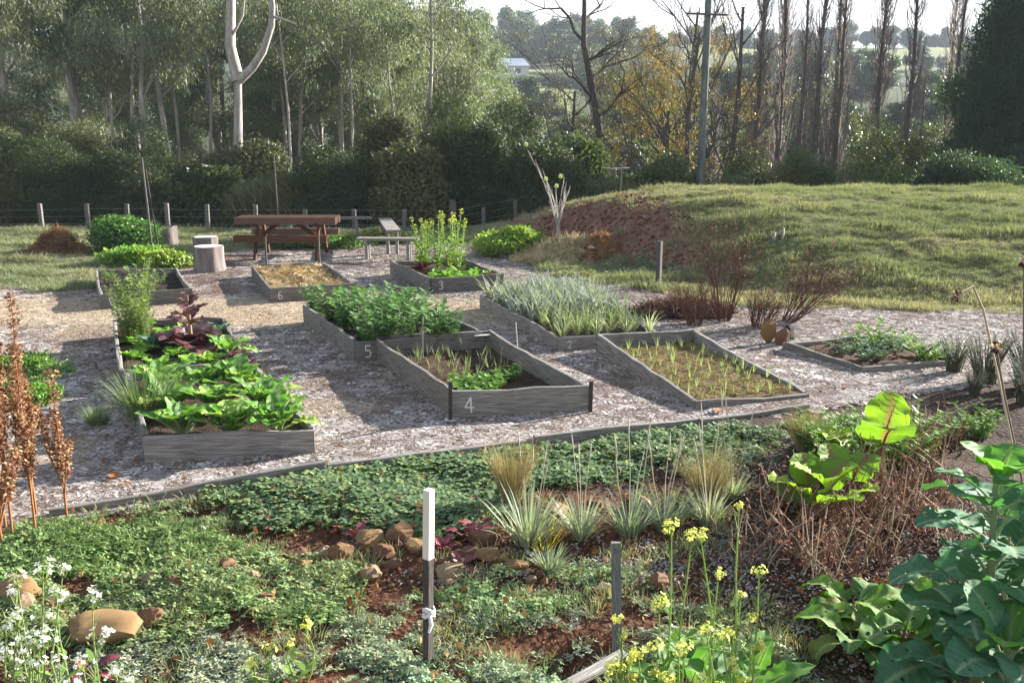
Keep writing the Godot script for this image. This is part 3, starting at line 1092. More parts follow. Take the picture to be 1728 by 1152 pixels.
func far_side() -> void:
	var gum: ArrayMesh = clump(14, 0.5, 0.45, 0.2, 0.4, 0.3)
	var protos := []
	for k in 5:
		var t := Node3D.new()
		var h := rf(8.0, 11.0)
		leafy_tree(t, [Vector3(0, -0.5, 0), Vector3(rf(-0.4, 0.4), h * 0.4, 0), Vector3(rf(-0.6, 0.6), h * 0.85, 0)], 0.22, {"bark": Color(0.2, 0.17, 0.15), "limbs": 8, "from": 0.28, "reach": 2.6, "rise": 0.5, "depth": 1, "kids": 2, "leaves": 900, "blob": 1.3, "size": 1.1,
			"leaf": [Color(0.07, 0.095, 0.05), Color(0.09, 0.11, 0.06), Color(0.06, 0.09, 0.055), Color(0.11, 0.115, 0.06), Color(0.08, 0.1, 0.06)][k], "clump": gum, "flat": 0.8})
		t.set_meta("base", "hillside_tree")
		t.set_meta("category", "tree")
		t.set_meta("group", "trees on the far hillside")
		protos.append(t)
	var made := 0
	var tries := 0
	while made < 265 and tries < 6000:
		tries += 1
		var d := rf(72.0, 130.0)
		var px := rf(0.05, 0.58)
		if made > 95:
			d = rf(130.0, 320.0)
			px = rf(-0.1, 0.58)
		if made > 190:
			d = rf(290.0, 425.0)
			px = rf(-0.12, 0.2)
		var x := px * d
		if d < 300.0 and px > -0.03 and px < 0.062:
			continue
		if d > 322.0 and d < 408.0 and px > 0.16:
			continue
		var s := rf(0.65, 1.2) * (1.25 if px < 0.12 and d > 250.0 else 0.8)
		if d < 130.0:
			s *= 0.85
		copy(protos[R.randi() % 5], ("hazy tree high on the far hillside" if d > 200.0 else "tree low on the slope") + (" behind the lone bare-trunked gum" if px < 0.0 else " behind the yellow autumn trees" if px < 0.2 else " seen through the first poplars" if px < 0.38 else " seen through the last poplars by the cypress"), on(x, -d), rf(0, TAU), s)
		made += 1
	# a line of trees along the skyline
	for k in 34:
		var px := 0.17 + k * 0.0135 + rf(-0.003, 0.003)
		copy(protos[R.randi() % 5], "small dark tree in the line along the skyline", on(px * 418.0, -418.0 + rf(-6, 6), -3.2), rf(0, TAU), rf(0.75, 1.2))
	copy(protos[1], "single spreading tree standing on the sunlit paddock", on(0.018 * 150.0, -150.0), 0.6, 0.78, "paddock_tree")
	copy(protos[3], "smaller tree beside the spreading tree on the paddock", on(0.036 * 155.0, -155.0), 2.6, 0.55, "paddock_tree")
	for p in protos:
		p.free()
	# farmhouse and hedge on the far slope
	var h := thing("farmhouse", "low white farmhouse roof among the hillside trees", "house", on(-1.6, -262.0))
	var b := MB.new()
	b.col = Color(0.5, 0.48, 0.45)
	b.box(Transform3D(Basis.IDENTITY, Vector3(0, 1.3, 0)), Vector3(6.0, 1.6, 3.5))
	part(h, "wall", b.mesh(), M.plain)
	b = MB.new()
	b.col = Color(0.7, 0.7, 0.7)
	for s in [-1.0, 1.0]:
		b.quad(Vector3(-6.6, 2.8, 4.1 * s), Vector3(6.6, 2.8, 4.1 * s), Vector3(5.0, 5.0, 0), Vector3(-5.0, 5.0, 0), Vector3(0, 1, s))
	for s in [-1.0, 1.0]:
		b.tri(Vector3(6.6 * s, 2.8, 4.1), Vector3(5.0 * s, 5.0, 0), Vector3(6.6 * s, 2.8, -4.1))
	part(h, "roof", b.mesh(), M.paint)
	for k in 3:
		var w := MB.new()
		w.col = Color(0.04, 0.045, 0.05)
		w.box(Transform3D(Basis.IDENTITY, Vector3(-3.6 + k * 3.4, 1.6, 3.52)), Vector3(0.7, 0.6, 0.05))
		part(h, "window", w.mesh(), M.paint)
	var hd := thing("field_hedge", "dark hedge along the top of the sunlit paddock", "hedge", on(10.0, -252.0))
	var xs := []
	var cs := PackedColorArray()
	for k in 44:
		var x := -14.0 + k * 1.0
		var p := on(x, -250.0 - k * 0.1) - hd.position
		fill(xs, cs, p + Vector3(0, 0.9, 0), Vector3(1.2, 1.3, 1.2), 26, 1.0, Color(0.05, 0.055, 0.035))
	stuff_part(hd, "foliage", gum, M.tree_leaf, xs, cs)

# ---------------------------------------------------------------- furniture, fences, posts
func furniture() -> void:
	var red := Color(0.2, 0.085, 0.05)
	var grey := Color(0.36, 0.33, 0.3)
	# picnic table
	var t := thing("picnic_table", "red-brown timber picnic table with attached benches", "table", on(-4.62, -19.4), "", 0.02)
	for k in 5:
		var z := -0.3 + k * 0.15
		part(t, "tabletop_plank", bar_mesh(Vector3(-1.02, 0.76, z), Vector3(1.02 + rf(-0.01, 0.01), 0.76, z), 0.045, 0.143, vary(Color(0.34, 0.19, 0.14), 0.12)), M.wood)
	for s in [-1.0, 1.0]:
		for k in 2:
			part(t, "bench_plank", bar_mesh(Vector3(-0.92, 0.45, s * (0.68 + k * 0.13)), Vector3(0.92, 0.45, s * (0.68 + k * 0.13)), 0.04, 0.125, vary(red if s > 0 else Color(0.3, 0.2, 0.15), 0.15) * 1.15), M.wood)
	for x in [-0.62, 0.62]:
		part(t, "top_bearer", bar_mesh(Vector3(x, 0.69, -0.36), Vector3(x, 0.69, 0.36), 0.09, 0.05, red), M.wood)
		part(t, "bench_bearer", bar_mesh(Vector3(x, 0.385, -0.84), Vector3(x, 0.385, 0.84), 0.09, 0.05, red), M.wood)
		for s in [-1.0, 1.0]:
			part(t, "leg", bar_mesh(Vector3(x + 0.05, 0.68, s * 0.24), Vector3(x + 0.05, -0.02, s * 0.62), 0.05, 0.11, red), M.wood)
		part(t, "brace", bar_mesh(Vector3(x - 0.02 * signf(x), 0.4, 0.03), Vector3(x * 0.25, 0.72, 0.03), 0.05, 0.08, red), M.wood)
	# plank benches
	var benches := [
		["long grey plank bench behind the picnic table", Vector3(-5.75, 0.5, -22.7), Vector3(-3.4, 0.5, -22.9), 0.28],
		["grey plank bench running away towards the fence", Vector3(-2.45, 0.53, -19.4), Vector3(-3.0, 0.53, -22.2), 0.3],
		["low pale plank bench beside the tall flowering plants", Vector3(-3.15, 0.41, -19.1), Vector3(-1.9, 0.41, -19.0), 0.26]]
	for q in benches:
		var a: Vector3 = q[1]
		var e: Vector3 = q[2]
		var c := (a + e) * 0.5
		c.y = gh(c.x, c.z)
		var o := thing("plank_bench", q[0], "bench", c, "grey plank benches")
		part(o, "seat", bar_mesh(a - c, e - c, q[3], 0.05, vary(grey, 0.1) * 1.3), M.wood, Transform3D.IDENTITY)
		var d := (e - a).normalized()
		var sd := d.cross(Vector3.UP)
		for f in [0.16, 0.84]:
			for s in [-1.0, 1.0]:
				var p: Vector3 = a.lerp(e, f) + sd * s * q[3] * 0.32
				part(o, "leg", bar_mesh(Vector3(p.x, gh(p.x, p.z) - 0.03, p.z) - c, p - c, 0.06, 0.06, Color(0.55, 0.53, 0.5)), M.wood)
	# stumps to sit on
	var stumps := [[-5.62, -17.3, 0.26, 0.5, "tallest sawn log stump, in front of the second stump"], [-6.35, -19.4, 0.24, 0.44, "sawn log stump just behind the tallest stump"], [-7.85, -21.3, 0.24, 0.42, "sawn log stump with a slanting top near the fence"]]
	for k in 3:
		var q: Array = stumps[k]
		var o := thing("log_stump", q[4], "stump", on(q[0], q[1]), "log stumps for sitting on")
		var b := MB.new()
		b.col = Color(0.26, 0.22, 0.2)
		var p := PackedVector3Array()
		for r in 7:
			var f := r / 6.0
			for j in 25:
				var a := -TAU * (j % 24) / 24.0
				var rr: float = q[2] * (1.12 - 0.12 * minf(1.0, f * 2.0)) * (1.0 + 0.05 * sin(a * 9.0 + k) + 0.03 * sin(a * 21.0))
				p.append(Vector3(cos(a) * rr, f * q[3] - 0.04 + (0.1 * cos(a) * f if k == 2 else 0.0), sin(a) * rr))
		b.grid(p, 25)
		part(o, "bark", b.mesh(), M.bark)
		b = MB.new()
		b.col = Color(0.62, 0.58, 0.53)
		var top: float = q[3] - 0.04
		var k0 := b.vert(Vector3(0, top + 0.012, 0), Vector3.UP)
		for j in 25:
			b.vert(p[6 * 25 + j] * Vector3(0.97, 1, 0.97) + Vector3(0, 0.006, 0), Vector3.UP, Vector2(j, 1))
		for j in 24:
			b.i.append_array(PackedInt32Array([k0, k0 + 2 + j, k0 + 1 + j]))
		part(o, "sawn_top", b.mesh(), M.plain)
	# wire fence
	var fx := [-14.5, -12.95, -11.45, -10.3, -9.15, -8.0, -6.7, -5.4, -4.1, -2.8, -1.5, -0.75, 0.1]
	var fz := [-26.0, -25.9, -25.4, -25.2, -25.0, -24.7, -24.6, -24.5, -24.4, -24.3, -23.9, -24.8, -25.6]
	var fh := [0.75, 0.75, 0.72, 0.7, 0.74, 0.72, 0.7, 0.6, 0.6, 0.6, 0.85, 0.5, 0.55]
	var fo := thing("wire_fence", "wire fence on split timber posts along the scrub", "fence", on(-7.0, -24.8))
	for k in fx.size():
		var p := on(fx[k], fz[k]) - fo.position
		part(fo, "post", bar_mesh(p - Vector3.UP * 0.2, p + Vector3(rf(-0.02, 0.02), fh[k], 0), 0.1 if fh[k] < 0.8 else 0.15, 0.09, vary(Color(0.3, 0.28, 0.25), 0.2)), M.wood)
	for w in 3:
		var pp := PackedVector3Array()
		var rr := PackedFloat32Array()
		for k in fx.size():
			pp.append(on(fx[k], fz[k], 0.2 + w * 0.19) - fo.position + Vector3(0, 0, 0.055))
			rr.append(0.0018)
		var b := MB.new()
		b.col = Color(0.35, 0.35, 0.35)
		b.tube(pp, rr, 4)
		part(fo, "wire", b.mesh(), M.metal)
	# poles, stakes and posts
	var rod := func(called: String, label: String, a: Vector3, e: Vector3, r: float, col: Color, m: Material) -> void:
		var b := MB.new()
		b.col = col
		b.tube(PackedVector3Array([a - a, (e - a) * 0.5 + Vector3(rf(-0.015, 0.015), 0, 0), e - a]), PackedFloat32Array([r, r * 0.95, r * 0.85]), 7, true)
		single(called, label, "pole" if r > 0.02 else "stake", b.mesh(), m, Transform3D(Basis.IDENTITY, a))
	rod.call("garden_pole", "tall thin grey pole standing in the green clump", on(-7.66, -19.9, -0.1), Vector3(-7.72, 2.0, -19.9), 0.022, Color(0.3, 0.27, 0.25), M.wood)
	rod.call("garden_pole", "dark leaning pole beside the tall thin grey pole", on(-7.35, -19.5, -0.1), Vector3(-7.55, 1.8, -19.6), 0.021, Color(0.1, 0.1, 0.08), M.wood)
	rod.call("garden_cane", "thin cane with a hooked tip rising behind the picnic table", on(-5.2, -21.0, -0.1), Vector3(-5.24, 2.06, -21.0), 0.018, Color(0.26, 0.22, 0.19), M.wood)
	rod.call("steel_picket", "dark steel picket at the corner of bed six, nearer the stumps", on(-4.35, -16.55, -0.1), on(-4.36, -16.55, 0.72), 0.022, Color(0.07, 0.06, 0.055), M.metal)
	rod.call("steel_picket", "dark steel picket at the back of bed six, nearer the bench", on(-3.46, -16.85, -0.1), on(-3.48, -16.85, 0.74), 0.022, Color(0.09, 0.07, 0.06), M.metal)
	rod.call("marker_cane", "thin pale cane standing in bed four", on(0.05, -9.95, 0.0), on(0.04, -9.95, 0.5), 0.008, Color(0.4, 0.38, 0.35), M.plain)
	rod.call("marker_cane", "thin dark cane at the back of bed four", on(-1.0, -10.2, 0.0), on(-0.99, -10.2, 0.52), 0.009, Color(0.2, 0.19, 0.18), M.plain)
	var post := func(called: String, label: String, p: Vector3, h: float, w: float, col: Color, lean: float) -> void:
		single(called, label, "post", bar_mesh(Vector3(0, -0.1, 0), Vector3(lean, h, 0), w, w, col), M.wood, Transform3D(Basis(Vector3.UP, 0.95), p))
	post.call("timber_post", "weathered square post at the foot of the red earth bank", on(2.46, -15.6), 0.76, 0.075, Color(0.24, 0.21, 0.19), 0.01)
	post.call("white_stake", "short white stake on the grassy bank, the thicker of two", on(4.75, -17.0), 0.2, 0.055, Color(0.72, 0.7, 0.68), 0.0)
	post.call("white_stake", "white stake on the grassy bank, the thinner of two", on(4.9, -16.95), 0.25, 0.035, Color(0.72, 0.7, 0.68), 0.0)
	# power pole
	var pp := thing("power_pole", "tall grey-green power pole with a crossarm", "pole", on(6.35, -32.0))
	var b := MB.new()
	b.col = Color(0.2, 0.22, 0.2)
	b.tube(PackedVector3Array([Vector3(0, -0.3, 0), Vector3(0, 5, 0), Vector3(0.02, 10.2, 0)]), PackedFloat32Array([0.14, 0.125, 0.1]), 12, true)
	part(pp, "shaft", b.mesh(), M.bark)
	var arm := part(pp, "crossarm", bar_mesh(Vector3(-0.7, 7.9, 0.17), Vector3(0.62, 7.85, 0.17), 0.06, 0.06, Color(0.3, 0.29, 0.27)), M.wood)
	for x in [-0.6, -0.3, 0.5]:
		var q := MB.new()
		q.col = Color(0.3, 0.32, 0.3)
		q.tube(PackedVector3Array([Vector3(x, 7.92, 0.17), Vector3(x, 7.98, 0.17), Vector3(x, 8.02, 0.17), Vector3(x, 8.08, 0.17)]), PackedFloat32Array([0.015, 0.035, 0.02, 0.03]), 8, true)
		part(arm, "insulator", q.mesh(), M.paint)
	# finger sign on the bank
	var sg := thing("finger_sign", "small white finger sign of two boards beyond the bank", "sign", on(2.76, -24.5))
	var y0 := 1.6 - sg.position.y
	part(sg, "signpost", bar_mesh(Vector3(0.03, -0.1, 0), Vector3(0.08, y0 + 0.13, 0), 0.04, 0.04, Color(0.5, 0.5, 0.48)), M.wood)
	part(sg, "signpost", bar_mesh(Vector3(-0.24, y0 - 0.15, 0), Vector3(-0.24, y0 + 0.13, 0), 0.03, 0.03, Color(0.5, 0.5, 0.48)), M.wood)
	part(sg, "sign_board", bar_mesh(Vector3(-0.2, y0 + 0.02, 0.03), Vector3(0.26, y0 + 0.04, 0.03), 0.17, 0.02, Color(0.8, 0.82, 0.8)), M.wood)
	part(sg, "sign_board", bar_mesh(Vector3(-0.46, y0 + 0.04, 0.03), Vector3(-0.22, y0 + 0.03, 0.03), 0.15, 0.02, Color(0.75, 0.78, 0.75)), M.wood)
	# timber edging of the path, four lengths end to end
	var ed := thing("path_edging", "low weathered timber edging between the chip path and the near bed", "edging", on(-0.2, -7.1))
	var ep := [[Vector2(-3.1, -5.88), Vector2(-1.4, -6.62)], [Vector2(-1.38, -6.63), Vector2(0.16, -7.27)], [Vector2(0.18, -7.28), Vector2(1.62, -7.88)], [Vector2(1.64, -7.86), Vector2(2.75, -8.36)]]
	for k in 4:
		var a := on(ep[k][0].x, ep[k][0].y) - ed.position
		var e := on(ep[k][1].x, ep[k][1].y) - ed.position
		part(ed, "plank", board_mesh(a - Vector3.UP * 0.05, e - Vector3.UP * 0.05, [0.11, 0.13, 0.15, 0.12][k], [0.15, 0.13, 0.13, 0.09][k], 0.045, vary(Color(0.5, 0.46, 0.42), 0.12), 0.005), M.wood)
	# stake with a knotted rope, in the near bed
	var s1 := thing("garden_stake", "square timber stake with a white painted top and a knotted rag", "stake", on(-0.41, -4.08))
	part(s1, "lower_shaft", bar_mesh(Vector3(0, -0.2, 0), Vector3(0.025, 0.55, 0), 0.036, 0.036, Color(0.2, 0.17, 0.15)), M.wood, Transform3D(Basis(Vector3.UP, 0.95), Vector3.ZERO))
	part(s1, "painted_top", bar_mesh(Vector3(0.025, 0.55, 0), Vector3(0.04, 0.89, 0), 0.039, 0.039, Color(0.64, 0.59, 0.48)), M.plain, Transform3D(Basis(Vector3.UP, 0.95), Vector3.ZERO))
	var rg := MB.new()
	rg.col = Color(0.66, 0.64, 0.62)
	for k in 5:
		var pts := PackedVector3Array()
		var rr := PackedFloat32Array()
		for j in 10:
			var a := j * 0.72 + k
			pts.append(Vector3(0.014 + cos(a) * 0.027, 0.27 + k * 0.008 + 0.01 * sin(a * 1.7), sin(a) * 0.027))
			rr.append(0.006)
		rg.tube(pts, rr, 5)
	rg.tube(PackedVector3Array([Vector3(0.02, 0.28, 0.03), Vector3(0.028, 0.24, 0.04), Vector3(0.015, 0.2, 0.042)]), PackedFloat32Array([0.008, 0.01, 0.006]), 5)
	part(s1, "rag", rg.mesh(), M.plain)
	var s2 := thing("garden_stake", "flat grey wooden stake marked in ink, among the yellow flowers", "stake", on(0.52, -4.2))
	part(s2, "shaft", bar_mesh(Vector3(0.01, -0.2, 0), Vector3(-0.02, 0.63, 0), 0.045, 0.02, Color(0.5, 0.5, 0.49)), M.wood)
	var mk := figure_mesh([[Vector2(0.1, 0.9), Vector2(0.35, 0.95), Vector2(0.9, 0.45)], [Vector2(0.35, 0.95), Vector2(0.4, 0.3), Vector2(0.1, 0.1)]], Vector3(-0.036, 0.565, 0.0115), Vector3.RIGHT, 0.045)
	var ink := StandardMaterial3D.new()
	ink.albedo_color = lin(0.12, 0.12, 0.12)
	ink.roughness = 0.8
	part(s2, "ink_mark", mk, ink)
	single("white_plank", "whitewashed plank lying at the foot of the grey stake", "plank", board_mesh(Vector3(-0.32, 0, 0.34), Vector3(0.05, 0, 0.0), 0.03, 0.03, 0.06, Color(0.7, 0.66, 0.6), 0.003), M.wood, Transform3D(Basis.IDENTITY, on(0.5, -4.17, 0.05)))

func beds() -> void:
	var g := Color(0.47, 0.43, 0.39)
	raised_bed(BED.four, [0.25, 0.25, 0.25, 0.25], "grey timber bed numbered 4 with onion sprouts and one leafy clump", Color(0.12, 0.075, 0.05), 0.06, g * 1.05, "4")
	raised_bed(BED.one, [0.22, 0.2, 0.05, 0.08], "grey timber bed sinking into the chips, full of short garlic shoots", Color(0.2, 0.14, 0.07), 0.05, g * 1.1)
	raised_bed(BED.two, [0.22, 0.22, 0.14, 0.15], "grey timber bed numbered 2 packed with tall leeks", Color(0.1, 0.07, 0.05), 0.1, g * 1.1, "2")
	raised_bed(BED.five, [0.25, 0.25, 0.25, 0.24], "grey timber bed numbered 5 full of broad beans", Color(0.09, 0.065, 0.05), 0.16, g * 0.9, "5")
	raised_bed(BED.three, [0.25, 0.25, 0.25, 0.24], "grey timber bed numbered 3 with tall plants gone to flower", Color(0.1, 0.07, 0.05), 0.17, g * 0.9, "3")
	var six := raised_bed(BED.six, [0.22, 0.22, 0.22, 0.22], "timber bed numbered 6 under straw mulch, by the picnic table", Color(0.16, 0.11, 0.06), 0.13, g * 0.8, "6")
	raised_bed(BED.dark, [0.22, 0.22, 0.22, 0.22], "timber bed of bare dark soil beside the log stumps", Color(0.055, 0.042, 0.036), 0.13, g * 0.85, "E")
	raised_bed(BED.lettuce, [0.22, 0.22, 0.22, 0.22], "timber bed with a big red lettuce and mixed greens", Color(0.1, 0.07, 0.05), 0.14, g)
	raised_bed(BED.beet, [0.22, 0.22, 0.2, 0.22], "timber bed brimming with bright green silverbeet", Color(0.1, 0.07, 0.05), 0.14, g * 1.1)
	raised_bed(BED.low, [0.1, 0.08, 0.05, 0.07], "low timber-edged bed of brown soil and creeping weeds", Color(0.14, 0.085, 0.055), 0.03, g, "", "raised timber beds on the wood chips")
	# straw on bed six
	var st := MB.new()
	for k in 26:
		st.col = vary(Color(1, 1, 1), 0.25, 0.05)
		var a := rf(0, TAU)
		st.blade(rv(0.06) * Vector3(1, 0.3, 1), Vector3(cos(a), rf(-0.1, 0.4), sin(a)), Vector3(-sin(a), 0, cos(a)), rf(0.06, 0.13), 0.009, rf(0.1, 0.8), 2)
	var straw := st.mesh()
	M_clump.straw = straw
	var xs := []
	var cs := PackedColorArray()
	for k in 420:
		var p := bed_point(BED.six, rf(0.05, 0.95), rf(0.03, 0.97), 0.13 + 0.09 * R.randf() * R.randf()) - six.position
		xs.append(Transform3D(Basis.from_euler(Vector3(rf(-0.5, 0.5), rf(0, TAU), rf(-0.5, 0.5))).scaled(Vector3.ONE * rf(0.7, 1.5)), p))
		cs.append(vary(Color(0.5, 0.39, 0.22), 0.4))
	stuff_part(six, "straw_mulch", straw, M.dry, xs, cs)
	# posts of the beds that stand proud
	var tall := [[Vector2(-0.55, -8.05), 0.36, "thin dark stake at the numbered corner of bed four"], [Vector2(0.72, -8.33), 0.3, "short dark stake with a nail, at the far front corner of bed four"], [Vector2(-1.3, -14.82), 0.26, "dark stake at the numbered corner of bed three"], [Vector2(1.18, -10.9), 0.24, "short dark stake against the front board of bed two"]]
	for q in tall:
		single("corner_stake", q[2], "stake", bar_mesh(Vector3(0, -0.08, 0), Vector3(0.004, q[1], 0), 0.03, 0.03, Color(0.14, 0.125, 0.12)), M.wood, Transform3D(Basis(Vector3.UP, 0.25), on(q[0].x, q[0].y + 0.045)), "stakes driven in against the beds")
	# a white plant label lying on bed four and stones at the low bed
	single("plant_label", "small white plant label at the back corner of bed four", "label", bar_mesh(Vector3(-0.09, 0, 0), Vector3(0.09, 0.015, 0), 0.05, 0.004, Color(0.75, 0.75, 0.74)), M.paint, Transform3D(Basis(Vector3.UP, -0.1), on(-0.34, -10.55, 0.22)))

# ---------------------------------------------------------------- plants in the beds
func oval(b: MB, o: Vector3, d: Vector3, s: Vector3, l: float, w: float) -> void:
	var up := s.cross(d).normalized()
	var m1 := o + d * l * 0.35 - up * w * 0.15
	var m2 := o + d * l * 0.75 - up * w * 0.2
	var e := o + d * l - up * l * 0.1
	b.tri(o, m1 + s * w * 0.5, m1 - up * 0.0)
	b.quad(m1, m1 + s * w * 0.5, m2 + s * w * 0.4, m2, up)
	b.tri(m2, m2 + s * w * 0.4, e)
	b.tri(o, m1, m1 - s * w * 0.5)
	b.quad(m1, m1 - s * w * 0.5, m2 - s * w * 0.4, m2, up)
	b.tri(m2, e, m2 - s * w * 0.4)

# a leafy upright herb in one mesh
func herb_mesh(stems: int, h: float, spread: float, pairs: int, l: float, w: float, col: Color, stem: Color) -> ArrayMesh:
	var b := MB.new()
	for k in stems:
		var a := k * 2.4 + rf(-0.4, 0.4)
		var out := Vector3(cos(a), 0, sin(a))
		var p := PackedVector3Array()
		var rr := PackedFloat32Array()
		var hh := h * rf(0.7, 1.15)
		var foot := 0.015 + spread * 0.6 * R.randf() * (1.0 if stems > 10 else 0.3)
		for j in 4:
			var f := j / 3.0
			p.append(out * (foot + spread * f * f) + Vector3.UP * hh * f + rv(0.01))
			rr.append(lerpf(0.006, 0.002, f) * (0.7 + h))
		b.col = stem
		b.tube(p, rr, 4)
		for j in pairs:
			var f := (j + 0.6) / pairs
			var t := f * 3.0
			var q := p[int(minf(t, 2))].lerp(p[mini(int(t) + 1, 3)], t - minf(int(t), 2))
			for z in 2:
				var a2 := j * 1.57 + z * PI + rf(-0.4, 0.4)
				var d := Vector3(cos(a2), rf(0.1, 0.9), sin(a2)).normalized()
				b.col = vary(col, 0.25, 0.08)
				oval(b, q, d, d.cross(Vector3.UP).normalized(), l * rf(0.7, 1.2), w * rf(0.8, 1.2))
	return b.mesh()

func grass_mesh(n: int, r: float, l0: float, l1: float, w: float, lean: float, bend: float, col: Color, hue := 0.08, segs := 3) -> ArrayMesh:
	var b := MB.new()
	for k in n:
		var a := rf(0, TAU)
		var out := Vector3(cos(a), 0, sin(a))
		b.col = vary(col, 0.25, hue)
		b.blade(out * r * sqrt(R.randf()), Vector3.UP + out * rf(0.1, lean), out.cross(Vector3.UP), rf(l0, l1), w, rf(0.3, 1.0) * bend, segs)
	return b.mesh()

func plant(called: String, label: String, at: Vector3, group: String) -> Node3D:
	return thing(called, label, "plant", at, group, rf(0, TAU))

func bed_plants() -> void:
	# silverbeet
	var greens := [Color(0.11, 0.25, 0.045), Color(0.15, 0.33, 0.055), Color(0.19, 0.37, 0.06), Color(0.1, 0.21, 0.055), Color(0.33, 0.46, 0.1), Color(0.22, 0.36, 0.07)]
	var beet := leaf_set(7, {"len": 0.36, "wide": 0.15, "stalk": 0.32, "pa": 0.95, "pb": 0.5, "bend": 1.0, "rag": 0.1, "holes": 1, "veins": true, "ruffle": 0.13, "waves": 3.5, "rib": 0.07, "fold": 0.3, "vein": 0.055, "mid": Color(0.45, 0.52, 0.3), "segs": 14}, greens)
	var where := ["at the front corner by the feathery herb", "in the middle of the front board", "at the front corner nearest bed four", "beside the feathery herb", "in the very middle of its bed", "with a leaf arching over the side board towards bed four", "at the back corner by the path", "in the middle of the back board", "at the back corner by the small red lettuces"]
	for k in 9:
		var p := bed_point(BED.beet, 0.2 + 0.31 * (k % 3) + rf(-0.05, 0.05), 0.09 + 0.35 * (k / 3) + rf(-0.04, 0.04), 0.12)
		var o := plant("silverbeet_plant", "silverbeet plant " + where[k], p, "silverbeet in the near bed")
		rosette(o, beet, M.leaf, 24, -0.05, 0.6, 0.6, 1.15)
	var dill := grass_mesh(260, 0.09, 0.18, 0.36, 0.006, 0.9, 0.5, Color(0.15, 0.21, 0.1), 0.08, 2)
	single("feathery_herb", "feathery grey-green herb spilling over the side of the silverbeet bed", "plant", dill, M.leaf_dull, xf(bed_point(BED.beet, 0.05, 0.4, 0.12), 0, 1.55))
	single("feathery_herb", "yellow-green feathery tuft outside the silverbeet bed", "plant", dill, M.leaf_dull, xf(on(-3.65, -7.9), 1.0, 0.7))
	# red lettuce bed
	var reds := [Color(0.085, 0.035, 0.04), Color(0.12, 0.05, 0.045), Color(0.06, 0.028, 0.036), Color(0.16, 0.08, 0.06)]
	var redleaf := leaf_set(5, {"len": 0.3, "wide": 0.19, "stalk": 0.12, "bend": 1.0, "ruffle": 0.1, "waves": 3.0, "fold": 0.3, "pa": 1.25, "mid": Color(0.22, 0.08, 0.08), "rib": 0.05}, reds)
	var o := plant("red_lettuce", "large red lettuce run up to a tall stem", bed_point(BED.lettuce, 0.62, 0.5, 0.14), "red lettuces")
	rosette(o, redleaf, M.leaf_red, 15, 0.25, 1.0, 1.1, 1.75)
	var sb := MB.new()
	sb.col = Color(0.3, 0.25, 0.15)
	sb.tube(PackedVector3Array([Vector3.ZERO, Vector3(0.01, 0.3, 0), Vector3(-0.01, 0.62, 0.01)]), PackedFloat32Array([0.025, 0.018, 0.008]), 7)
	part(o, "stem", sb.mesh(), M.leaf_dull)
	for k in 12:
		var y := 0.2 + 0.42 * k / 12.0
		var s := lerpf(1.1, 0.4, k / 12.0)
		part(o, "leaf", redleaf[k % 5], M.leaf_red, Transform3D((Basis(Vector3.UP, k * 2.4) * Basis(Vector3.RIGHT, 0.5)).scaled(Vector3.ONE * s), Vector3(0, y, 0)))
	for q in [[0.93, 0.12, 0.75, "small red lettuce at the shared corner of the two near beds"], [0.99, -0.03, 0.6, "dark red lettuce drooping over the side board"], [0.82, 0.1, 0.5, "tiny red lettuce on the cross board"]]:
		var r := plant("red_lettuce", q[3], bed_point(BED.lettuce, q[0], q[1], 0.17), "red lettuces")
		rosette(r, redleaf, M.leaf_red, 7, 0.2, 0.9, q[2] * 0.7, q[2])
	var let := leaf_set(6, {"len": 0.2, "wide": 0.13, "stalk": 0.12, "bend": 1.1, "ruffle": 0.16, "waves": 4.5, "fold": 0.35, "pa": 1.1, "mid": Color(0.35, 0.45, 0.15), "segs": 8}, [Color(0.2, 0.36, 0.05), Color(0.16, 0.32, 0.05), Color(0.26, 0.42, 0.08), Color(0.12, 0.26, 0.04)])
	var kale := leaf_set(4, {"len": 0.28, "wide": 0.12, "stalk": 0.3, "bend": 0.9, "ruffle": 0.15, "waves": 6.0, "fold": 0.2, "mid": Color(0.2, 0.3, 0.2)}, [Color(0.08, 0.15, 0.1), Color(0.1, 0.19, 0.12), Color(0.06, 0.12, 0.08)])
	var spots := [[0.12, 0.3, 0, "lime lettuce at the side board, in front of the blue-green kale"], [0.3, 0.13, 0, "pale lettuce by the cross board, nearest the path"], [0.55, 0.14, 0, "bright lettuce in front of the large red lettuce"], [0.7, 0.16, 0, "bright lettuce between the red lettuces"], [0.9, 0.3, 2, "tall green chard leaning over beside the large red lettuce"], [0.3, 0.5, 1, "blue-green kale beside the large red lettuce"], [0.14, 0.6, 0, "lettuce under the bolted seeding lettuce"], [0.9, 0.75, 1, "small kale at the back corner of the red lettuce bed"], [0.42, 0.75, 0, "lettuce behind the blue-green kale"], [0.2, 0.42, 0, "lime lettuce tucked behind the first side-board lettuce"], [0.45, 0.32, 0, "pale lettuce at the foot of the large red lettuce"], [0.6, 0.82, 0, "lettuce at the back board behind the large red lettuce"], [0.78, 0.62, 0, "lettuce between the large red lettuce and the side board"], [0.85, 0.45, 1, "blue-green kale beside the tall green chard"], [0.25, 0.9, 0, "lettuce at the foot of the tall seeding plant"]]
	for q in spots:
		var r := plant("leaf_vegetable", q[3], bed_point(BED.lettuce, q[0], q[1], 0.13), "greens in the red lettuce bed")
		rosette(r, [let, kale, beet][q[2]], M.leaf, [11, 9, 10][q[2]], 0.1, 0.8, 0.75, 1.0)
	var bolt := herb_mesh(18, 0.85, 0.16, 20, 0.085, 0.042, Color(0.22, 0.29, 0.1), Color(0.26, 0.3, 0.14))
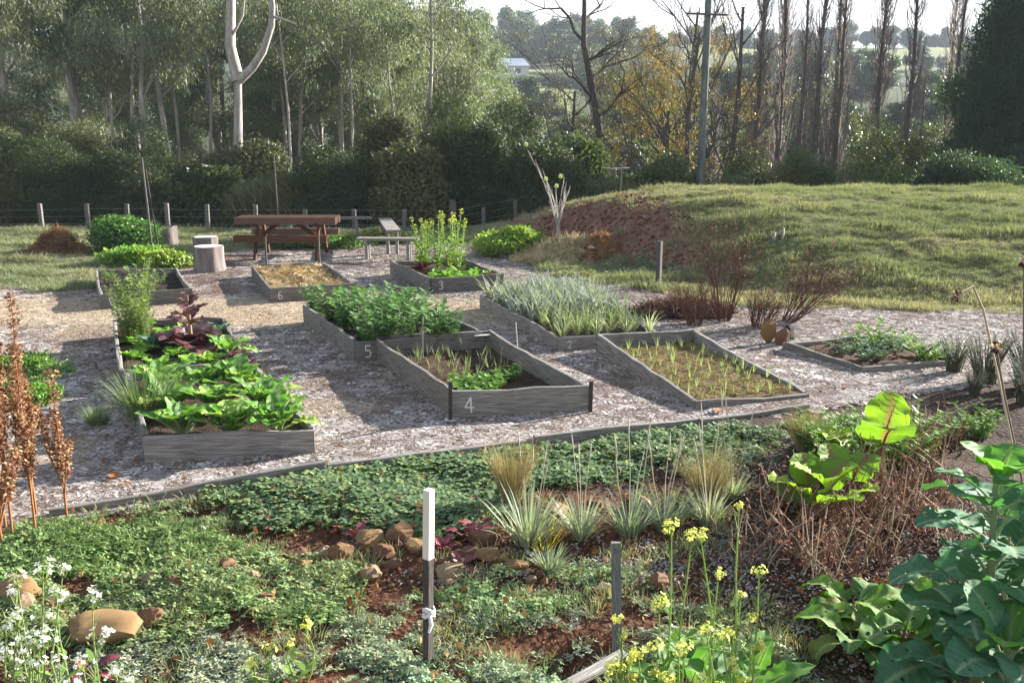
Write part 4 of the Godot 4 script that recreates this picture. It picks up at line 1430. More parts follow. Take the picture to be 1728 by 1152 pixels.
	single("bolted_lettuce", "tall pale green seeding plant at the back of the red lettuce bed", "plant", bolt, M.leaf, xf(bed_point(BED.lettuce, 0.2, 0.78, 0.12), 0.3, 1.0))
	single("bolted_lettuce", "second tall seeding plant, at the side board behind the kale", "plant", bolt, M.leaf, xf(bed_point(BED.lettuce, 0.1, 0.62, 0.12), 2.3, 0.7))
	single("bolted_lettuce", "shortest seeding plant, close in front of the tall pale green one", "plant", bolt, M.leaf, xf(bed_point(BED.lettuce, 0.24, 0.66, 0.12), 4.3, 0.55))
	# weeds in the dark bed
	var weed := herb_mesh(4, 0.16, 0.07, 4, 0.06, 0.025, Color(0.17, 0.25, 0.08), Color(0.2, 0.24, 0.1))
	for k in 8:
		single("bed_weed", "small pale weed in the dark soil bed", "weed", weed, M.leaf, xf(bed_point(BED.dark, rf(0.08, 0.95), rf(0.05, 0.95), 0.12), rf(0, TAU), rf(0.8, 1.8)), "weeds in the dark bed")
	# broad beans
	var beans := []
	for k in 3:
		beans.append(herb_mesh(7, 0.36, 0.12, 10, 0.085, 0.05, [Color(0.14, 0.24, 0.1), Color(0.11, 0.22, 0.08), Color(0.17, 0.27, 0.12)][k], Color(0.2, 0.28, 0.12)))
	for k in 26:
		var r := k / 5
		single("broad_bean_plant", "grey-green broad bean plant in bed five", "plant", beans[k % 3], M.leaf, xf(bed_point(BED.five, 0.1 + 0.165 * (k % 5) + rf(-0.05, 0.05), 0.06 + 0.17 * r + rf(-0.04, 0.04), 0.14), rf(0, TAU), rf(0.85, 1.2)), "broad beans in bed five")
	# bed three
	var tall := []
	for k in 3:
		var b := MB.new()
		var h := rf(0.75, 0.95)
		for s in 5:
			var a := s * 1.3 + k
			var out := Vector3(cos(a), 0, sin(a))
			var top := out * rf(0.08, 0.2) + Vector3.UP * h * rf(0.75, 1.1)
			b.col = Color(0.3, 0.38, 0.12)
			b.tube(PackedVector3Array([out * 0.01, top * 0.5 + out * 0.02, top]), PackedFloat32Array([0.011, 0.008, 0.004]), 5)
			for j in 22:
				var f := j / 22.0
				var q := (top * f) + out * 0.03 * sin(f * PI)
				var a2 := j * 2.4
				var d := Vector3(cos(a2), rf(0.2, 0.8), sin(a2)).normalized()
				b.col = vary(Color(0.2, 0.32, 0.05), 0.2, 0.08)
				oval(b, q, d, d.cross(Vector3.UP).normalized(), lerpf(0.16, 0.05, f), lerpf(0.08, 0.03, f))
			for j in 26:
				b.col = vary(Color(0.48, 0.5, 0.12), 0.2)
				var d := rv(1.0).normalized()
				oval(b, top + d * 0.025, d, d.cross(Vector3(0.3, 1, 0.2)).normalized(), 0.022, 0.018)
		tall.append(b.mesh())
	var tl := [[0.62, 0.62, "tallest yellow-topped flowering plant in bed three"], [0.5, 0.7, "flowering plant pressed against the tallest one in bed three"], [0.68, 0.5, "lime green flowering plant in front of the tallest one"], [0.28, 0.72, "round-headed flowering plant next to the low pale bench"], [0.4, 0.85, "flowering stalk at the back board of bed three"]]
	for k in 5:
		single("bolted_greens", tl[k][2], "plant", tall[k % 3], M.leaf, xf(bed_point(BED.three, tl[k][0], tl[k][1], 0.16), k * 1.3, [1.15, 1.0, 1.05, 1.0, 0.9][k]))
	var r3 := plant("red_lettuce", "crimson lettuce against the side board of bed three", bed_point(BED.three, 0.2, 0.55, 0.17), "red lettuces")
	rosette(r3, redleaf, M.leaf_red, 9, 0.1, 0.7, 0.7, 1.0)
	var r4 := plant("red_lettuce", "brownish lettuce at the front corner of bed three", bed_point(BED.three, 0.92, 0.12, 0.17), "red lettuces")
	rosette(r4, redleaf, M.leaf_red, 8, 0.2, 0.9, 0.5, 0.75)
	for k in 9:
		var r := plant("leaf_vegetable", "%s low lettuce along the front of bed three" % ORD[k], bed_point(BED.three, 0.15 + 0.1 * k * 0.9, 0.14 + 0.16 * (k % 2), 0.16), "lettuces in bed three")
		rosette(r, let, M.leaf, 8, 0.2, 0.9, 0.7, 0.95)
	# leeks
	var leek := []
	for k in 4:
		leek.append(grass_mesh(18, 0.02, 0.32, 0.58, 0.028, 0.55, 1.1, [Color(0.27, 0.31, 0.28), Color(0.32, 0.36, 0.32), Color(0.22, 0.26, 0.24), Color(0.38, 0.4, 0.35)][k], 0.06, 5))
	var gar := []
	for k in 3:
		gar.append(grass_mesh(16, 0.018, 0.24, 0.42, 0.016, 0.5, 1.4, [Color(0.32, 0.35, 0.22), Color(0.44, 0.46, 0.34), Color(0.25, 0.3, 0.2)][k], 0.06, 5))
	for r in 9:
		for k in 8:
			var g := 0.05 + r * 0.112
			var f := 0.07 + k * 0.122 + rf(-0.03, 0.03)
			var p := bed_point(BED.two, f, g + rf(-0.02, 0.02), 0.1)
			if r < 3:
				single("leek_plant", "pale yellow-green leek in the front rows of bed two", "plant", gar[R.randi() % 3], M.leaf, xf(p, rf(0, TAU), rf(0.85, 1.15)), "front leeks of bed two")
			else:
				single("leek_plant", "tall blue-grey leek in the back rows of bed two", "plant", leek[R.randi() % 4], M.leaf_dull, xf(p, rf(0, TAU), rf(0.8, 1.1)), "back leeks of bed two")
	# garlic shoots in bed one, onion sprouts in bed four
	var shoot := [grass_mesh(4, 0.008, 0.08, 0.15, 0.008, 0.3, 0.5, Color(0.24, 0.29, 0.17)), grass_mesh(5, 0.01, 0.1, 0.17, 0.008, 0.35, 0.6, Color(0.28, 0.32, 0.2))]
	for r in 11:
		for k in 6:
			single("garlic_shoot", "short garlic shoot in the sinking bed", "seedling", shoot[(r + k) % 2], M.leaf, xf(bed_point(BED.one, 0.09 + k * 0.165 + rf(-0.03, 0.03), 0.05 + r * 0.09 + rf(-0.02, 0.02), 0.05), rf(0, TAU), rf(0.8, 1.3)), "garlic shoots in the sinking bed")
	for r in 6:
		for k in 6:
			single("onion_sprout", "thin onion sprout in the back half of bed four", "seedling", shoot[(r + k) % 2], M.leaf_dull, xf(bed_point(BED.four, 0.1 + k * 0.15 + rf(-0.03, 0.03), 0.48 + r * 0.085 + rf(-0.03, 0.03), 0.06), rf(0, TAU), rf(0.9, 1.5)), "onion sprouts in bed four")
	var pars := herb_mesh(16, 0.2, 0.15, 7, 0.06, 0.045, Color(0.13, 0.25, 0.05), Color(0.16, 0.25, 0.07))
	for q in [[0.28, 0.16, 1.0, "bushy green parsley nearest the numbered corner of bed four"], [0.42, 0.22, 0.9, "parsley in the middle of the clump in bed four"], [0.3, 0.3, 0.8, "parsley at the back of the clump in bed four"], [0.72, 0.4, 0.7, "lone small parsley beside the side board of bed four"]]:
		single("parsley_plant", q[3], "plant", pars, M.leaf, xf(bed_point(BED.four, q[0], q[1], 0.05), rf(0, TAU), q[2]), "parsley in bed four")

# ---------------------------------------------------------------- plants and heaps of the middle ground
func heap(called: String, label: String, at: Vector3, r: Vector3, soil: Color, straw: Color, n: int) -> Node3D:
	var o := thing(called, label, "heap", at)
	var p := PackedVector3Array()
	for k in 15:
		for j in 25:
			var f := 1.0 - k / 14.0
			var a := TAU * (j % 24) / 24.0
			var w := 1.0 + 0.25 * N.get_noise_2d(cos(a) * 60 + at.x * 9, sin(a) * 60)
			p.append(Vector3(cos(a) * r.x * f * w, r.y * (cos(f * PI) * 0.5 + 0.5) * (1.0 + 0.3 * N.get_noise_2d(cos(a) * f * 90, sin(a) * f * 90)) - 0.05, -sin(a) * r.z * f * w))
	var b := MB.new()
	b.col = soil
	b.grid(p, 25)
	part(o, "mound", b.mesh(), M.soil)
	var xs := []
	var cs := PackedColorArray()
	for k in n:
		var f := sqrt(R.randf()) * 0.98
		var a := rf(0, TAU)
		xs.append(Transform3D(turned(rf(0.9, 1.8)), Vector3(cos(a) * r.x * f, r.y * (cos(f * PI) * 0.5 + 0.5), sin(a) * r.z * f)))
		cs.append(vary(straw, 0.35, 0.08))
	stuff_part(o, "dry_stalks", M_clump.straw, M.dry, xs, cs)
	return o

func mid_plants() -> void:
	heap("compost_heap", "brown heap of pulled weeds on the grass", on(-9.7, -20.0), Vector3(0.7, 0.5, 0.6), Color(0.1, 0.06, 0.04), Color(0.24, 0.14, 0.07), 260)
	heap("straw_heap", "long low heap of dry straw under the pale bare shrub", on(1.2, -18.9), Vector3(1.25, 0.42, 0.9), Color(0.26, 0.2, 0.12), Color(0.5, 0.42, 0.26), 900)
	heap("straw_heap", "small rust-brown straw heap against the earth bank", on(1.75, -18.6), Vector3(0.6, 0.45, 0.5), Color(0.14, 0.07, 0.045), Color(0.33, 0.2, 0.1), 200)
	heap("stick_heap", "dark heap of sticks and prunings beside the leek bed", on(2.4, -13.1), Vector3(0.8, 0.16, 0.5), Color(0.06, 0.04, 0.035), Color(0.12, 0.075, 0.06), 300)
	var small := clump(14, 0.12, 0.1, 0.05, -0.5, 0.3)
	var gs := [[-8.35, -20.2, Vector3(0.75, 0.42, 0.6), Color(0.075, 0.17, 0.035), "dark green leafy clump around the tall thin pole", 900], [-7.3, -18.2, Vector3(0.85, 0.17, 0.5), Color(0.16, 0.28, 0.045), "low lime green patch in front of the dark leafy clump", 500], [-6.6, -17.7, Vector3(0.5, 0.14, 0.3), Color(0.24, 0.33, 0.05), "low yellow-green patch behind the dark soil bed", 260],
		[0.0, -19.6, Vector3(0.8, 0.3, 0.6), Color(0.2, 0.3, 0.05), "lime green clump growing at the end of the earth bank", 800], [-4.5, -20.9, Vector3(1.4, 0.12, 0.5), Color(0.12, 0.2, 0.04), "green weeds under the picnic table", 420], [-2.9, -21.8, Vector3(0.6, 0.15, 0.4), Color(0.2, 0.24, 0.06), "yellow-green weeds by the bench legs", 240],
		[-4.55, -8.6, Vector3(0.24, 0.07, 0.28), Color(0.13, 0.24, 0.05), "soft green weed clump behind the brown dock stalks", 420], [-5.3, -9.8, Vector3(0.35, 0.08, 0.4), Color(0.12, 0.22, 0.05), "green weed clump beside the chip path at the side of the garden", 300]]
	for g in gs:
		var o := thing("leafy_clump", g[4], "plant", on(g[0], g[1]))
		bush(o, g[2], g[5], small, 0.42 if g[1] > -12.0 else 0.75, g[3], Color(0.15, 0.2, 0.08), 8)
	# pale bare shrub on the heap
	var t := thing("pale_shrub", "bare shrub with whitish stems fanning up from the straw heap", "shrub", on(1.0, -20.4))
	var b := MB.new()
	for k in 17:
		var a := k * 2.4
		var out := Vector3(cos(a), 0, sin(a) * 0.6)
		var sp := rf(0.1, 0.42)
		var h := rf(0.75, 1.35)
		if k < 3:
			out = Vector3(-1, 0, 0)
			sp = 0.35 + 0.16 * k
			h = 1.45 + 0.2 * k
		b.col = vary(Color(0.36, 0.33, 0.3), 0.2)
		var mid := out * sp * 0.35 + Vector3.UP * h * 0.5 + rv(0.05)
		var top := out * sp + Vector3.UP * h
		b.tube(PackedVector3Array([Vector3.UP * 0.2, mid, top]), PackedFloat32Array([0.012, 0.008, 0.003]), 5)
		for j in 4:
			var q := mid.lerp(top, rf(0.0, 0.8))
			b.tube(PackedVector3Array([q, q + out * rf(0.02, 0.1) + Vector3.UP * rf(0.1, 0.3)]), PackedFloat32Array([0.005, 0.002]), 4)
	b.col = Color(0.36, 0.33, 0.3)
	b.tube(PackedVector3Array([Vector3(0, -0.1, 0), Vector3(0, 0.12, 0), Vector3(0, 0.25, 0)]), PackedFloat32Array([0.05, 0.045, 0.035]), 8)
	part(t, "stems", b.mesh(), M.plain)
	var fl := MB.new()
	for k in 60:
		fl.col = vary(Color(0.55, 0.58, 0.3), 0.2)
		var d := rv(1.0).normalized()
		oval(fl, d * 0.02, d, d.cross(Vector3(0.2, 1, 0.4)).normalized(), 0.035, 0.025)
	var flm := fl.mesh()
	for q in [Vector3(-0.7, 1.97, 0), Vector3(-0.28, 1.25, 0.1), Vector3(-0.05, 1.1, 0.1), Vector3(0.04, 1.3, 0)]:
		part(t, "leaf_tuft", flm, M.leaf, Transform3D(Basis.IDENTITY, q))
	# reddish bare bushes behind bed one
	for q in [[2.9, -12.6, 1.15, 0.0, "upright bare bush with reddish twigs behind the sinking bed"], [3.75, -12.5, 0.75, 0.75, "bare reddish bush leaning over towards the grassy bank"], [2.45, -12.3, 0.45, -0.1, "low tangle of reddish twigs beside the leek bed"], [3.25, -12.1, 0.4, 0.2, "low reddish twigs at the foot of the two bare bushes"]]:
		var m := MB.new()
		for k in 26:
			var a := k * 2.4
			var d := Vector3(cos(a) * 0.3 + q[3], 1.0, sin(a) * 0.3).normalized()
			m.col = vary(Color(0.15, 0.08, 0.065), 0.3)
			var tips := []
			bough(m, Vector3(cos(a), 0, sin(a)) * 0.08, d, q[2] * rf(0.5, 0.8), 0.009, 2, tips, {"kids": 3, "wob": 0.16, "fork": 0.55, "lift": 0.05, "taper": 0.5})
			for p in tips:
				m.col = vary(Color(0.2, 0.1, 0.07), 0.3)
				for z in 2:
					var dd := rv(1.0).normalized()
					oval(m, p, dd, dd.cross(Vector3(0.1, 1, 0.3)).normalized(), 0.03, 0.014)
		single("twiggy_bush", q[4], "bush", m.mesh(), M.dry, Transform3D(Basis.IDENTITY, on(q[0], q[1], -0.02)), "bare reddish bushes")
	# stones standing at the corner of the low bed
	for q in [[3.12, -11.15, Vector3(0.1, 0.19, 0.06), Color(0.34, 0.2, 0.07), "tall ochre stone standing at the corner of the low bed"], [3.26, -11.02, Vector3(0.1, 0.12, 0.07), Color(0.26, 0.13, 0.08), "squat red-brown stone leaning on the tall ochre stone"], [3.42, -11.3, Vector3(0.09, 0.12, 0.07), Color(0.06, 0.055, 0.05), "black wedge of stone behind the ochre stone"]]:
		var rk := rock_mesh(int(q[0] * 10))
		var rm: StandardMaterial3D = M.stone.duplicate()
		rm.vertex_color_use_as_albedo = false
		rm.albedo_color = (q[3] as Color).linear_to_srgb()
		single("standing_stone", q[4], "stone", rk, rm, Transform3D(Basis.IDENTITY.scaled(q[2]) * Basis.from_euler(Vector3(1.1, 0.4, 0.7)), on(q[0], q[1], q[2].y * 0.8)))
	# weeds of the low bed
	var herb := herb_mesh(9, 0.2, 0.2, 7, 0.07, 0.03, Color(0.2, 0.32, 0.07), Color(0.2, 0.28, 0.1))
	var blue := herb_mesh(8, 0.16, 0.2, 7, 0.05, 0.03, Color(0.15, 0.22, 0.14), Color(0.2, 0.24, 0.14))
	for k in 14:
		var lime := k % 3 == 0
		single("bed_weed", "yellow-green creeping weed in the low bed" if lime else "dull green creeping weed in the low bed", "weed", herb if lime else blue, M.leaf, xf(bed_point(BED.low, rf(0.25, 0.95), rf(0.05, 0.8), 0.03), rf(0, TAU), rf(0.7, 1.3)), "weeds in the low bed")
	# dark shrubs at the edge of the path
	var lav := []
	for k in 2:
		lav.append(herb_mesh(80, 0.5, 0.16, 16, 0.03, 0.009, [Color(0.1, 0.14, 0.075), Color(0.16, 0.19, 0.12)][k], Color(0.12, 0.12, 0.08)))
	var sh := [[4.75, -9.75, 0.7, 1, "pale grey-green bushy herb nearest the low bed"], [4.85, -9.3, 0.9, 0, "dark green upright herb at the path edge"], [5.2, -9.1, 1.1, 1, "grey-leaved herb behind the tall dead flower stems"], [4.85, -8.5, 0.8, 0, "dark bushy herb below the dead flower stems"], [4.45, -8.7, 0.45, 1, "small grey herb on the path edge"]]
	for q in sh:
		single("bushy_herb", q[4], "shrub", lav[q[3]], M.leaf_dull, xf(on(q[0], q[1]), rf(0, TAU), q[2]), "bushy herbs at the path edge")
	# white scraps by the heap
	single("white_scrap", "curled white plastic scrap on the straw heap", "scrap", rock_mesh(2), M.paint, Transform3D(Basis.IDENTITY.scaled(Vector3(0.09, 0.03, 0.05)), on(1.55, -18.2, 0.33)))

# ---------------------------------------------------------------- the near bed
func flower_mesh(n: int, petal: float, col: Color, spread: float) -> ArrayMesh:
	var b := MB.new()
	for k in n:
		var c := Vector3(rf(-1, 1) * spread, rf(-0.5, 0.8) * spread, rf(-1, 1) * spread)
		var up := (c + Vector3.UP * spread * 0.8 + rv(spread * 0.3)).normalized()
		var s := up.cross(rv(1.0)).normalized()
		for j in 4:
			var d := s.rotated(up, j * PI / 2)
			b.col = vary(col, 0.12, 0.03)
			oval(b, c + d * petal * 0.1, (d + up * 0.3).normalized(), d.cross(up), petal, petal * 0.8)
		b.col = Color(0.3, 0.4, 0.1)
		b.tube(PackedVector3Array([c, c * 0.5 - Vector3.UP * spread * 0.8, Vector3(0, -spread * 1.6, 0)]), PackedFloat32Array([0.0012, 0.001, 0.0012]), 3)
	return b.mesh()

# a bolting brassica: stems, slim pods and small leaves in one part, each flower head another
func flowering(called: String, label: String, at: Vector3, tops: Array, heads: Array, stem: Color, leaf: Color, m_leaf: Material, group: String, pods := 10) -> Node3D:
	var o := thing(called, label, "plant", at, group)
	var b := MB.new()
	for q in tops:
		var top: Vector3 = q - at
		var base := Vector3(top.x * 0.35, -0.03, top.z * 0.35)
		var mid := base.lerp(top, 0.5) + rv(0.045)
		b.col = stem
		b.tube(PackedVector3Array([base, base.lerp(mid, 0.5) + rv(0.012), mid, mid.lerp(top, 0.5) + rv(0.012), top]), PackedFloat32Array([0.006, 0.0055, 0.0045, 0.0035, 0.002]), 6)
		for k in pods:
			var p := mid.lerp(top, rf(-0.3, 0.92))
			var a := rf(0, TAU)
			b.col = vary(stem, 0.15)
			var d := Vector3(cos(a) * 0.6, 0.8, sin(a) * 0.6)
			b.tube(PackedVector3Array([p, p + d * rf(0.02, 0.035), p + d * rf(0.05, 0.075)]), PackedFloat32Array([0.0012, 0.0018, 0.0008]), 3)
		for k in 6:
			var p := base.lerp(top, rf(0.05, 0.6))
			var a := rf(0, TAU)
			var d := Vector3(cos(a), rf(0.2, 0.9), sin(a)).normalized()
			b.col = vary(leaf, 0.2)
			oval(b, p, d, d.cross(Vector3.UP).normalized(), rf(0.05, 0.12), rf(0.015, 0.035))
	part(o, "stems", b.mesh(), m_leaf)
	for q in tops:
		part(o, "flower_head", heads[R.randi() % heads.size()], M.petal, Transform3D(Basis(Vector3.UP, rf(0, TAU)).scaled(Vector3.ONE * rf(0.85, 1.3)), q - at))
	return o

func near_bed() -> void:
	var pm := mat("petal", 0.6, 0.3)
	back(pm, lin(0.7, 0.7, 0.5))
	# rocks
	var rocks := []
	for k in 8:
		rocks.append(rock_mesh(k))
	var boulder := rock_mesh(8, true)
	var named := {0: "angular tan rock at the back of the clover rocks", 7: "largest flat ochre boulder beside the white flowers", 8: "brown rock behind the white flowers at the picture's edge", 14: "round ochre cobble in front of the red leaves", 18: "yellow cobble just behind the rag-tied stake", 19: "upright grey-brown cobble beside the strappy tuft", 16: "upright red-brown rock among the strawberry leaves", 9: "dark brown cobble alone in the weeds", 3: "rounded tan rock in the middle of the clover rocks"}
	var rp := [[-2.01, -5.13, 0.09], [-2.24, -4.91, 0.07], [-2.05, -4.91, 0.1], [-1.87, -4.8, 0.09], [-1.72, -4.82, 0.07], [-1.65, -5.02, 0.08], [-1.49, -4.94, 0.07], [-2.08, -4.32, 0.17], [-2.72, -4.7, 0.14], [-1.34, -4.64, 0.07], [-1.05, -4.77, 0.075], [-1.29, -5.21, 0.09], [-1.23, -5.09, 0.07], [-1.89, -4.45, 0.1], [-0.83, -4.98, 0.08], [-0.7, -5.13, 0.07], [-0.88, -5.42, 0.11], [-0.7, -5.46, 0.1], [-0.37, -5.02, 0.09], [-0.18, -5.42, 0.1], [-0.14, -5.17, 0.08], [-1.02, -5.25, 0.09], [-1.16, -5.25, 0.08], [-0.26, -5.21, 0.07], [0.02, -5.06, 0.08], [0.83, -4.91, 0.08], [0.52, -4.87, 0.06], [-0.77, -5.25, 0.08], [-0.6, -5.33, 0.08], [-1.05, -5.02, 0.06], [-2.62, -4.55, 0.1], [-2.5, -4.62, 0.07], [-2.75, -5.3, 0.08], [-2.0, -5.35, 0.07], [0.3, -5.9, 0.09], [0.55, -6.0, 0.08], [0.9, -6.1, 0.1], [1.05, -6.0, 0.07]]
	for k in rp.size():
		var q: Array = rp[k]
		var s: float = q[2]
		var grp := "rocks of the near bed"
		var lab: String = named.get(k, "tan rock half sunk in the clover" if q[0] < -1.2 else "red-brown stone in the row along the strawberry patch" if q[0] < 0.2 else "brown stone among the grass tufts")
		single("garden_rock", lab, "rock", boulder if s > 0.12 else rocks[k % 8], M.stone, Transform3D(Basis.from_euler(Vector3(rf(-0.4, 0.4), rf(0, TAU), rf(-0.4, 0.4))).scaled(Vector3(s * rf(0.9, 1.2) * (1.2 if s > 0.12 else 1.0), s * rf(0.6, 0.8) * (0.7 if s > 0.12 else 1.0), s * rf(0.8, 1.1))), on(q[0], q[1], s * 0.25)), grp)
	for k in 55:
		var x := rf(-1.35, 0.25)
		single("garden_rock", "small rust-brown stone in the stony strip before the strawberries", "rock", rocks[k % 8], M.stone, Transform3D(turned(rf(0.015, 0.038)), on(x, -5.2 - 0.1 * x + rf(-0.3, 0.3), 0.008)), "small stones of the stony strip")
	# grass tufts
	var fine := grass_mesh(420, 0.06, 0.3, 0.52, 0.0045, 0.42, 0.55, Color(0.34, 0.29, 0.14), 0.08, 4)
	var fine2 := grass_mesh(420, 0.06, 0.3, 0.5, 0.0045, 0.5, 0.5, Color(0.3, 0.27, 0.13), 0.08, 4)
	single("tussock_grass", "fine straw-coloured tussock behind the rag-tied stake", "grass", fine, M.dry, xf(on(0.0, -6.0), 0, 1.0), "straw-coloured tussocks")
	single("tussock_grass", "fine straw-coloured tussock behind the tall yellow flowers", "grass", fine2, M.dry, xf(on(1.35, -6.1), 1, 1.0), "straw-coloured tussocks")
	single("tussock_grass", "brown tussock beside the tallest rhubarb leaf", "grass", fine2, M.dry, xf(on(2.35, -7.2), 2, 0.85), "straw-coloured tussocks")
	var strap := []
	for k in 3:
		strap.append(grass_mesh(85, 0.07, 0.2, 0.36, 0.014, 0.9, 0.7, [Color(0.32, 0.36, 0.27), Color(0.38, 0.41, 0.31), Color(0.29, 0.34, 0.26)][k], 0.07, 4))
	var ts := [[0.1, -5.4, 1.1, "grey-green strappy tuft with a yellow side, in front of the tussock", 4], [0.44, -5.55, 0.8, "middle grey-green strappy tuft in the row", 3], [0.75, -5.6, 0.85, "grey-green strappy tuft behind the inked stake", 4], [1.0, -5.75, 0.85, "grey-green strappy tuft beside the second tussock", 4], [1.3, -5.8, 0.7, "small strappy tuft in front of the second tussock", 5], [0.22, -5.05, 0.5, "little strappy tuft on the white chips", 0], [1.55, -6.2, 0.6, "sparse strappy tuft at the edge of the dry stems", 3]]
	for k in ts.size():
		var q: Array = ts[k]
		var o := thing("strappy_tuft", q[3], "grass", on(q[0], q[1]), "grey-green strappy tufts", rf(0, 1))
		part(o, "blades", strap[k % 3], M.leaf_dull, Transform3D(Basis.IDENTITY.scaled(Vector3.ONE * q[2] * 1.12), Vector3.ZERO)).set_meta("kind", "stuff")
		for j in q[4]:
			var b := MB.new()
			b.col = vary(Color(0.5, 0.46, 0.36), 0.15)
			var a := rf(0, TAU)
			var h := rf(0.5, 0.8)
			var top := Vector3(cos(a) * 0.12, h, sin(a) * 0.12)
			b.tube(PackedVector3Array([Vector3.ZERO, top * 0.5 + rv(0.02), top]), PackedFloat32Array([0.003, 0.0025, 0.0015]), 4)
			b.tube(PackedVector3Array([top * 0.78, top * 0.9, top * 1.02]), PackedFloat32Array([0.002, 0.005, 0.001]), 5)
			part(o, "seed_stalk", b.mesh(), M.dry)
	var yb := grass_mesh(22, 0.05, 0.12, 0.24, 0.014, 0.8, 0.6, Color(0.45, 0.36, 0.06), 0.05, 4)
	single("yellowed_blades", "yellowed blades at the side of the nearest strappy tuft", "grass", yb, M.leaf, xf(on(0.2, -5.33), 0, 1.0))
	# dry reddish stems
	var dry := []
	for k in 3:
		var b := MB.new()
		for j in 46:
			var a := rf(0, TAU)
			var out := Vector3(cos(a), 0, sin(a))
			var p := out * 0.22 * sqrt(R.randf())
			var h := rf(0.12, 0.36)
			b.col = vary([Color(0.15, 0.07, 0.05), Color(0.24, 0.15, 0.1), Color(0.48, 0.4, 0.3)][j % 3], 0.25)
			var d := Vector3(rf(-0.9, 0.5), 1, rf(-0.6, 0.6))
			var mid := p + d * h * 0.5
			var top := mid + (d + rv(0.8)) * h * 0.5
			b.tube(PackedVector3Array([p, mid, top]), PackedFloat32Array([0.004, 0.0033, 0.0015]), 4)
			for z in 3:
				var dd := rv(1.0).normalized()
				b.col = vary(Color(0.2, 0.1, 0.06), 0.4)
				oval(b, mid.lerp(top, rf(0, 1)), dd, dd.cross(Vector3(0.1, 1, 0.3)).normalized(), 0.03, 0.014)
		dry.append(b.mesh())
	var dp := [[1.45, -5.2], [1.75, -5.3], [1.8, -4.95], [2.0, -5.6], [2.1, -5.2], [2.35, -5.7], [2.3, -6.1], [2.6, -5.9], [2.7, -6.3], [2.95, -6.2], [3.1, -6.7], [3.2, -7.2], [1.95, -6.0], [2.55, -6.6], [3.5, -7.4], [2.75, -5.4]]
	for k in dp.size():
		single("dry_stem_clump", "clump of dry reddish stems behind the large brassica leaves", "plant", dry[k % 3], M.dry, xf(on(dp[k][0], dp[k][1]), rf(0, TAU), rf(0.85, 1.15)), "dry reddish stems")
	# rhubarb
	var rh := leaf_set(4, {"len": 0.44, "wide": 0.27, "stalk": 0.45, "bend": 1.1, "ruffle": 0.1, "waves": 2.5, "lobes": 0.14, "nlobe": 4.0, "rib": 0.03, "pa": 0.75, "pb": 0.4, "fold": 0.2, "mid": Color(0.3, 0.16, 0.1), "segs": 14, "half": 4, "vein": 0.04}, [Color(0.24, 0.38, 0.04), Color(0.18, 0.31, 0.04), Color(0.3, 0.43, 0.05), Color(0.15, 0.26, 0.06)])
	for q in [[1.98, -5.75, 1.05, 7, "bright lobed rhubarb plant rising from the dry stems"], [2.2, -5.85, 1.0, 6, "lobed rhubarb plant with yellow-green leaves lying on the dry stems"], [2.75, -6.7, 1.5, 3, "single large upright rhubarb leaf on a red stalk"]]:
		var o := plant("rhubarb_plant", q[4], on(q[0], q[1]), "rhubarb in the dry stems")
		rosette(o, rh, M.leaf, q[3], 0.1, 0.55, q[2] * 0.9, q[2])
	# weeds with white flowers beyond
	var wd := herb_mesh(14, 0.3, 0.16, 9, 0.06, 0.03, Color(0.15, 0.25, 0.06), Color(0.2, 0.28, 0.1))
	for k in 22:
		var x := rf(2.3, 4.2)
		single("tall_weed", "leafy green weed at the path edge above the rhubarb", "weed", wd, M.leaf, xf(on(x, -6.9 - (x - 2.3) * 0.35 + rf(-0.45, 0.5)), rf(0, TAU), rf(0.5, 1.1)), "green weeds at the path edge")
	# big brassicas
	var blue := [Color(0.075, 0.18, 0.1), Color(0.085, 0.205, 0.105), Color(0.07, 0.165, 0.095), Color(0.1, 0.225, 0.105)]
	var coll := leaf_set(6, {"len": 0.46, "wide": 0.3, "stalk": 0.4, "bend": 1.25, "ruffle": 0.075, "waves": 1.8, "fold": 0.12, "vein": 0.014, "rib": 0.028, "pa": 0.92, "pb": 0.45, "lobes": 0.035, "nlobe": 11.0, "mid": Color(0.26, 0.34, 0.2), "segs": 28, "half": 7, "veins": true, "rag": 0.07, "holes": 4}, blue)
	var young := leaf_set(4, {"len": 0.3, "wide": 0.22, "stalk": 0.15, "bend": 0.9, "ruffle": 0.1, "waves": 2.6, "fold": 0.2, "vein": 0.02, "rib": 0.03, "pa": 0.95, "pb": 0.6, "mid": Color(0.3, 0.42, 0.14), "segs": 14, "half": 5}, [Color(0.13, 0.3, 0.05), Color(0.17, 0.36, 0.06), Color(0.1, 0.24, 0.06)])
	for q in [[2.12, -3.85, 1.02, 26, 1.0, "tallest brassica with broad blue-green leaves at the picture's edge"], [2.05, -3.5, 0.4, 18, 1.0, "blue-green brassica spreading at the bottom corner"], [2.5, -4.25, 0.68, 18, 1.0, "blue-green brassica behind the tallest one"], [2.45, -3.75, 0.6, 16, 1.0, "blue-green brassica crowded against the tallest one at the picture's edge"]]:
		var o := plant("collard_plant", q[5], on(q[0], q[1]), "large brassicas")
		var b := MB.new()
		b.col = Color(0.2, 0.26, 0.14)
		b.tube(PackedVector3Array([Vector3(0, -0.05, 0), Vector3(0.02, q[2] * 0.5, 0), Vector3(0, q[2], 0.02)]), PackedFloat32Array([0.022, 0.019, 0.012]), 8)
		part(o, "stem", b.mesh(), M.leaf_dull)
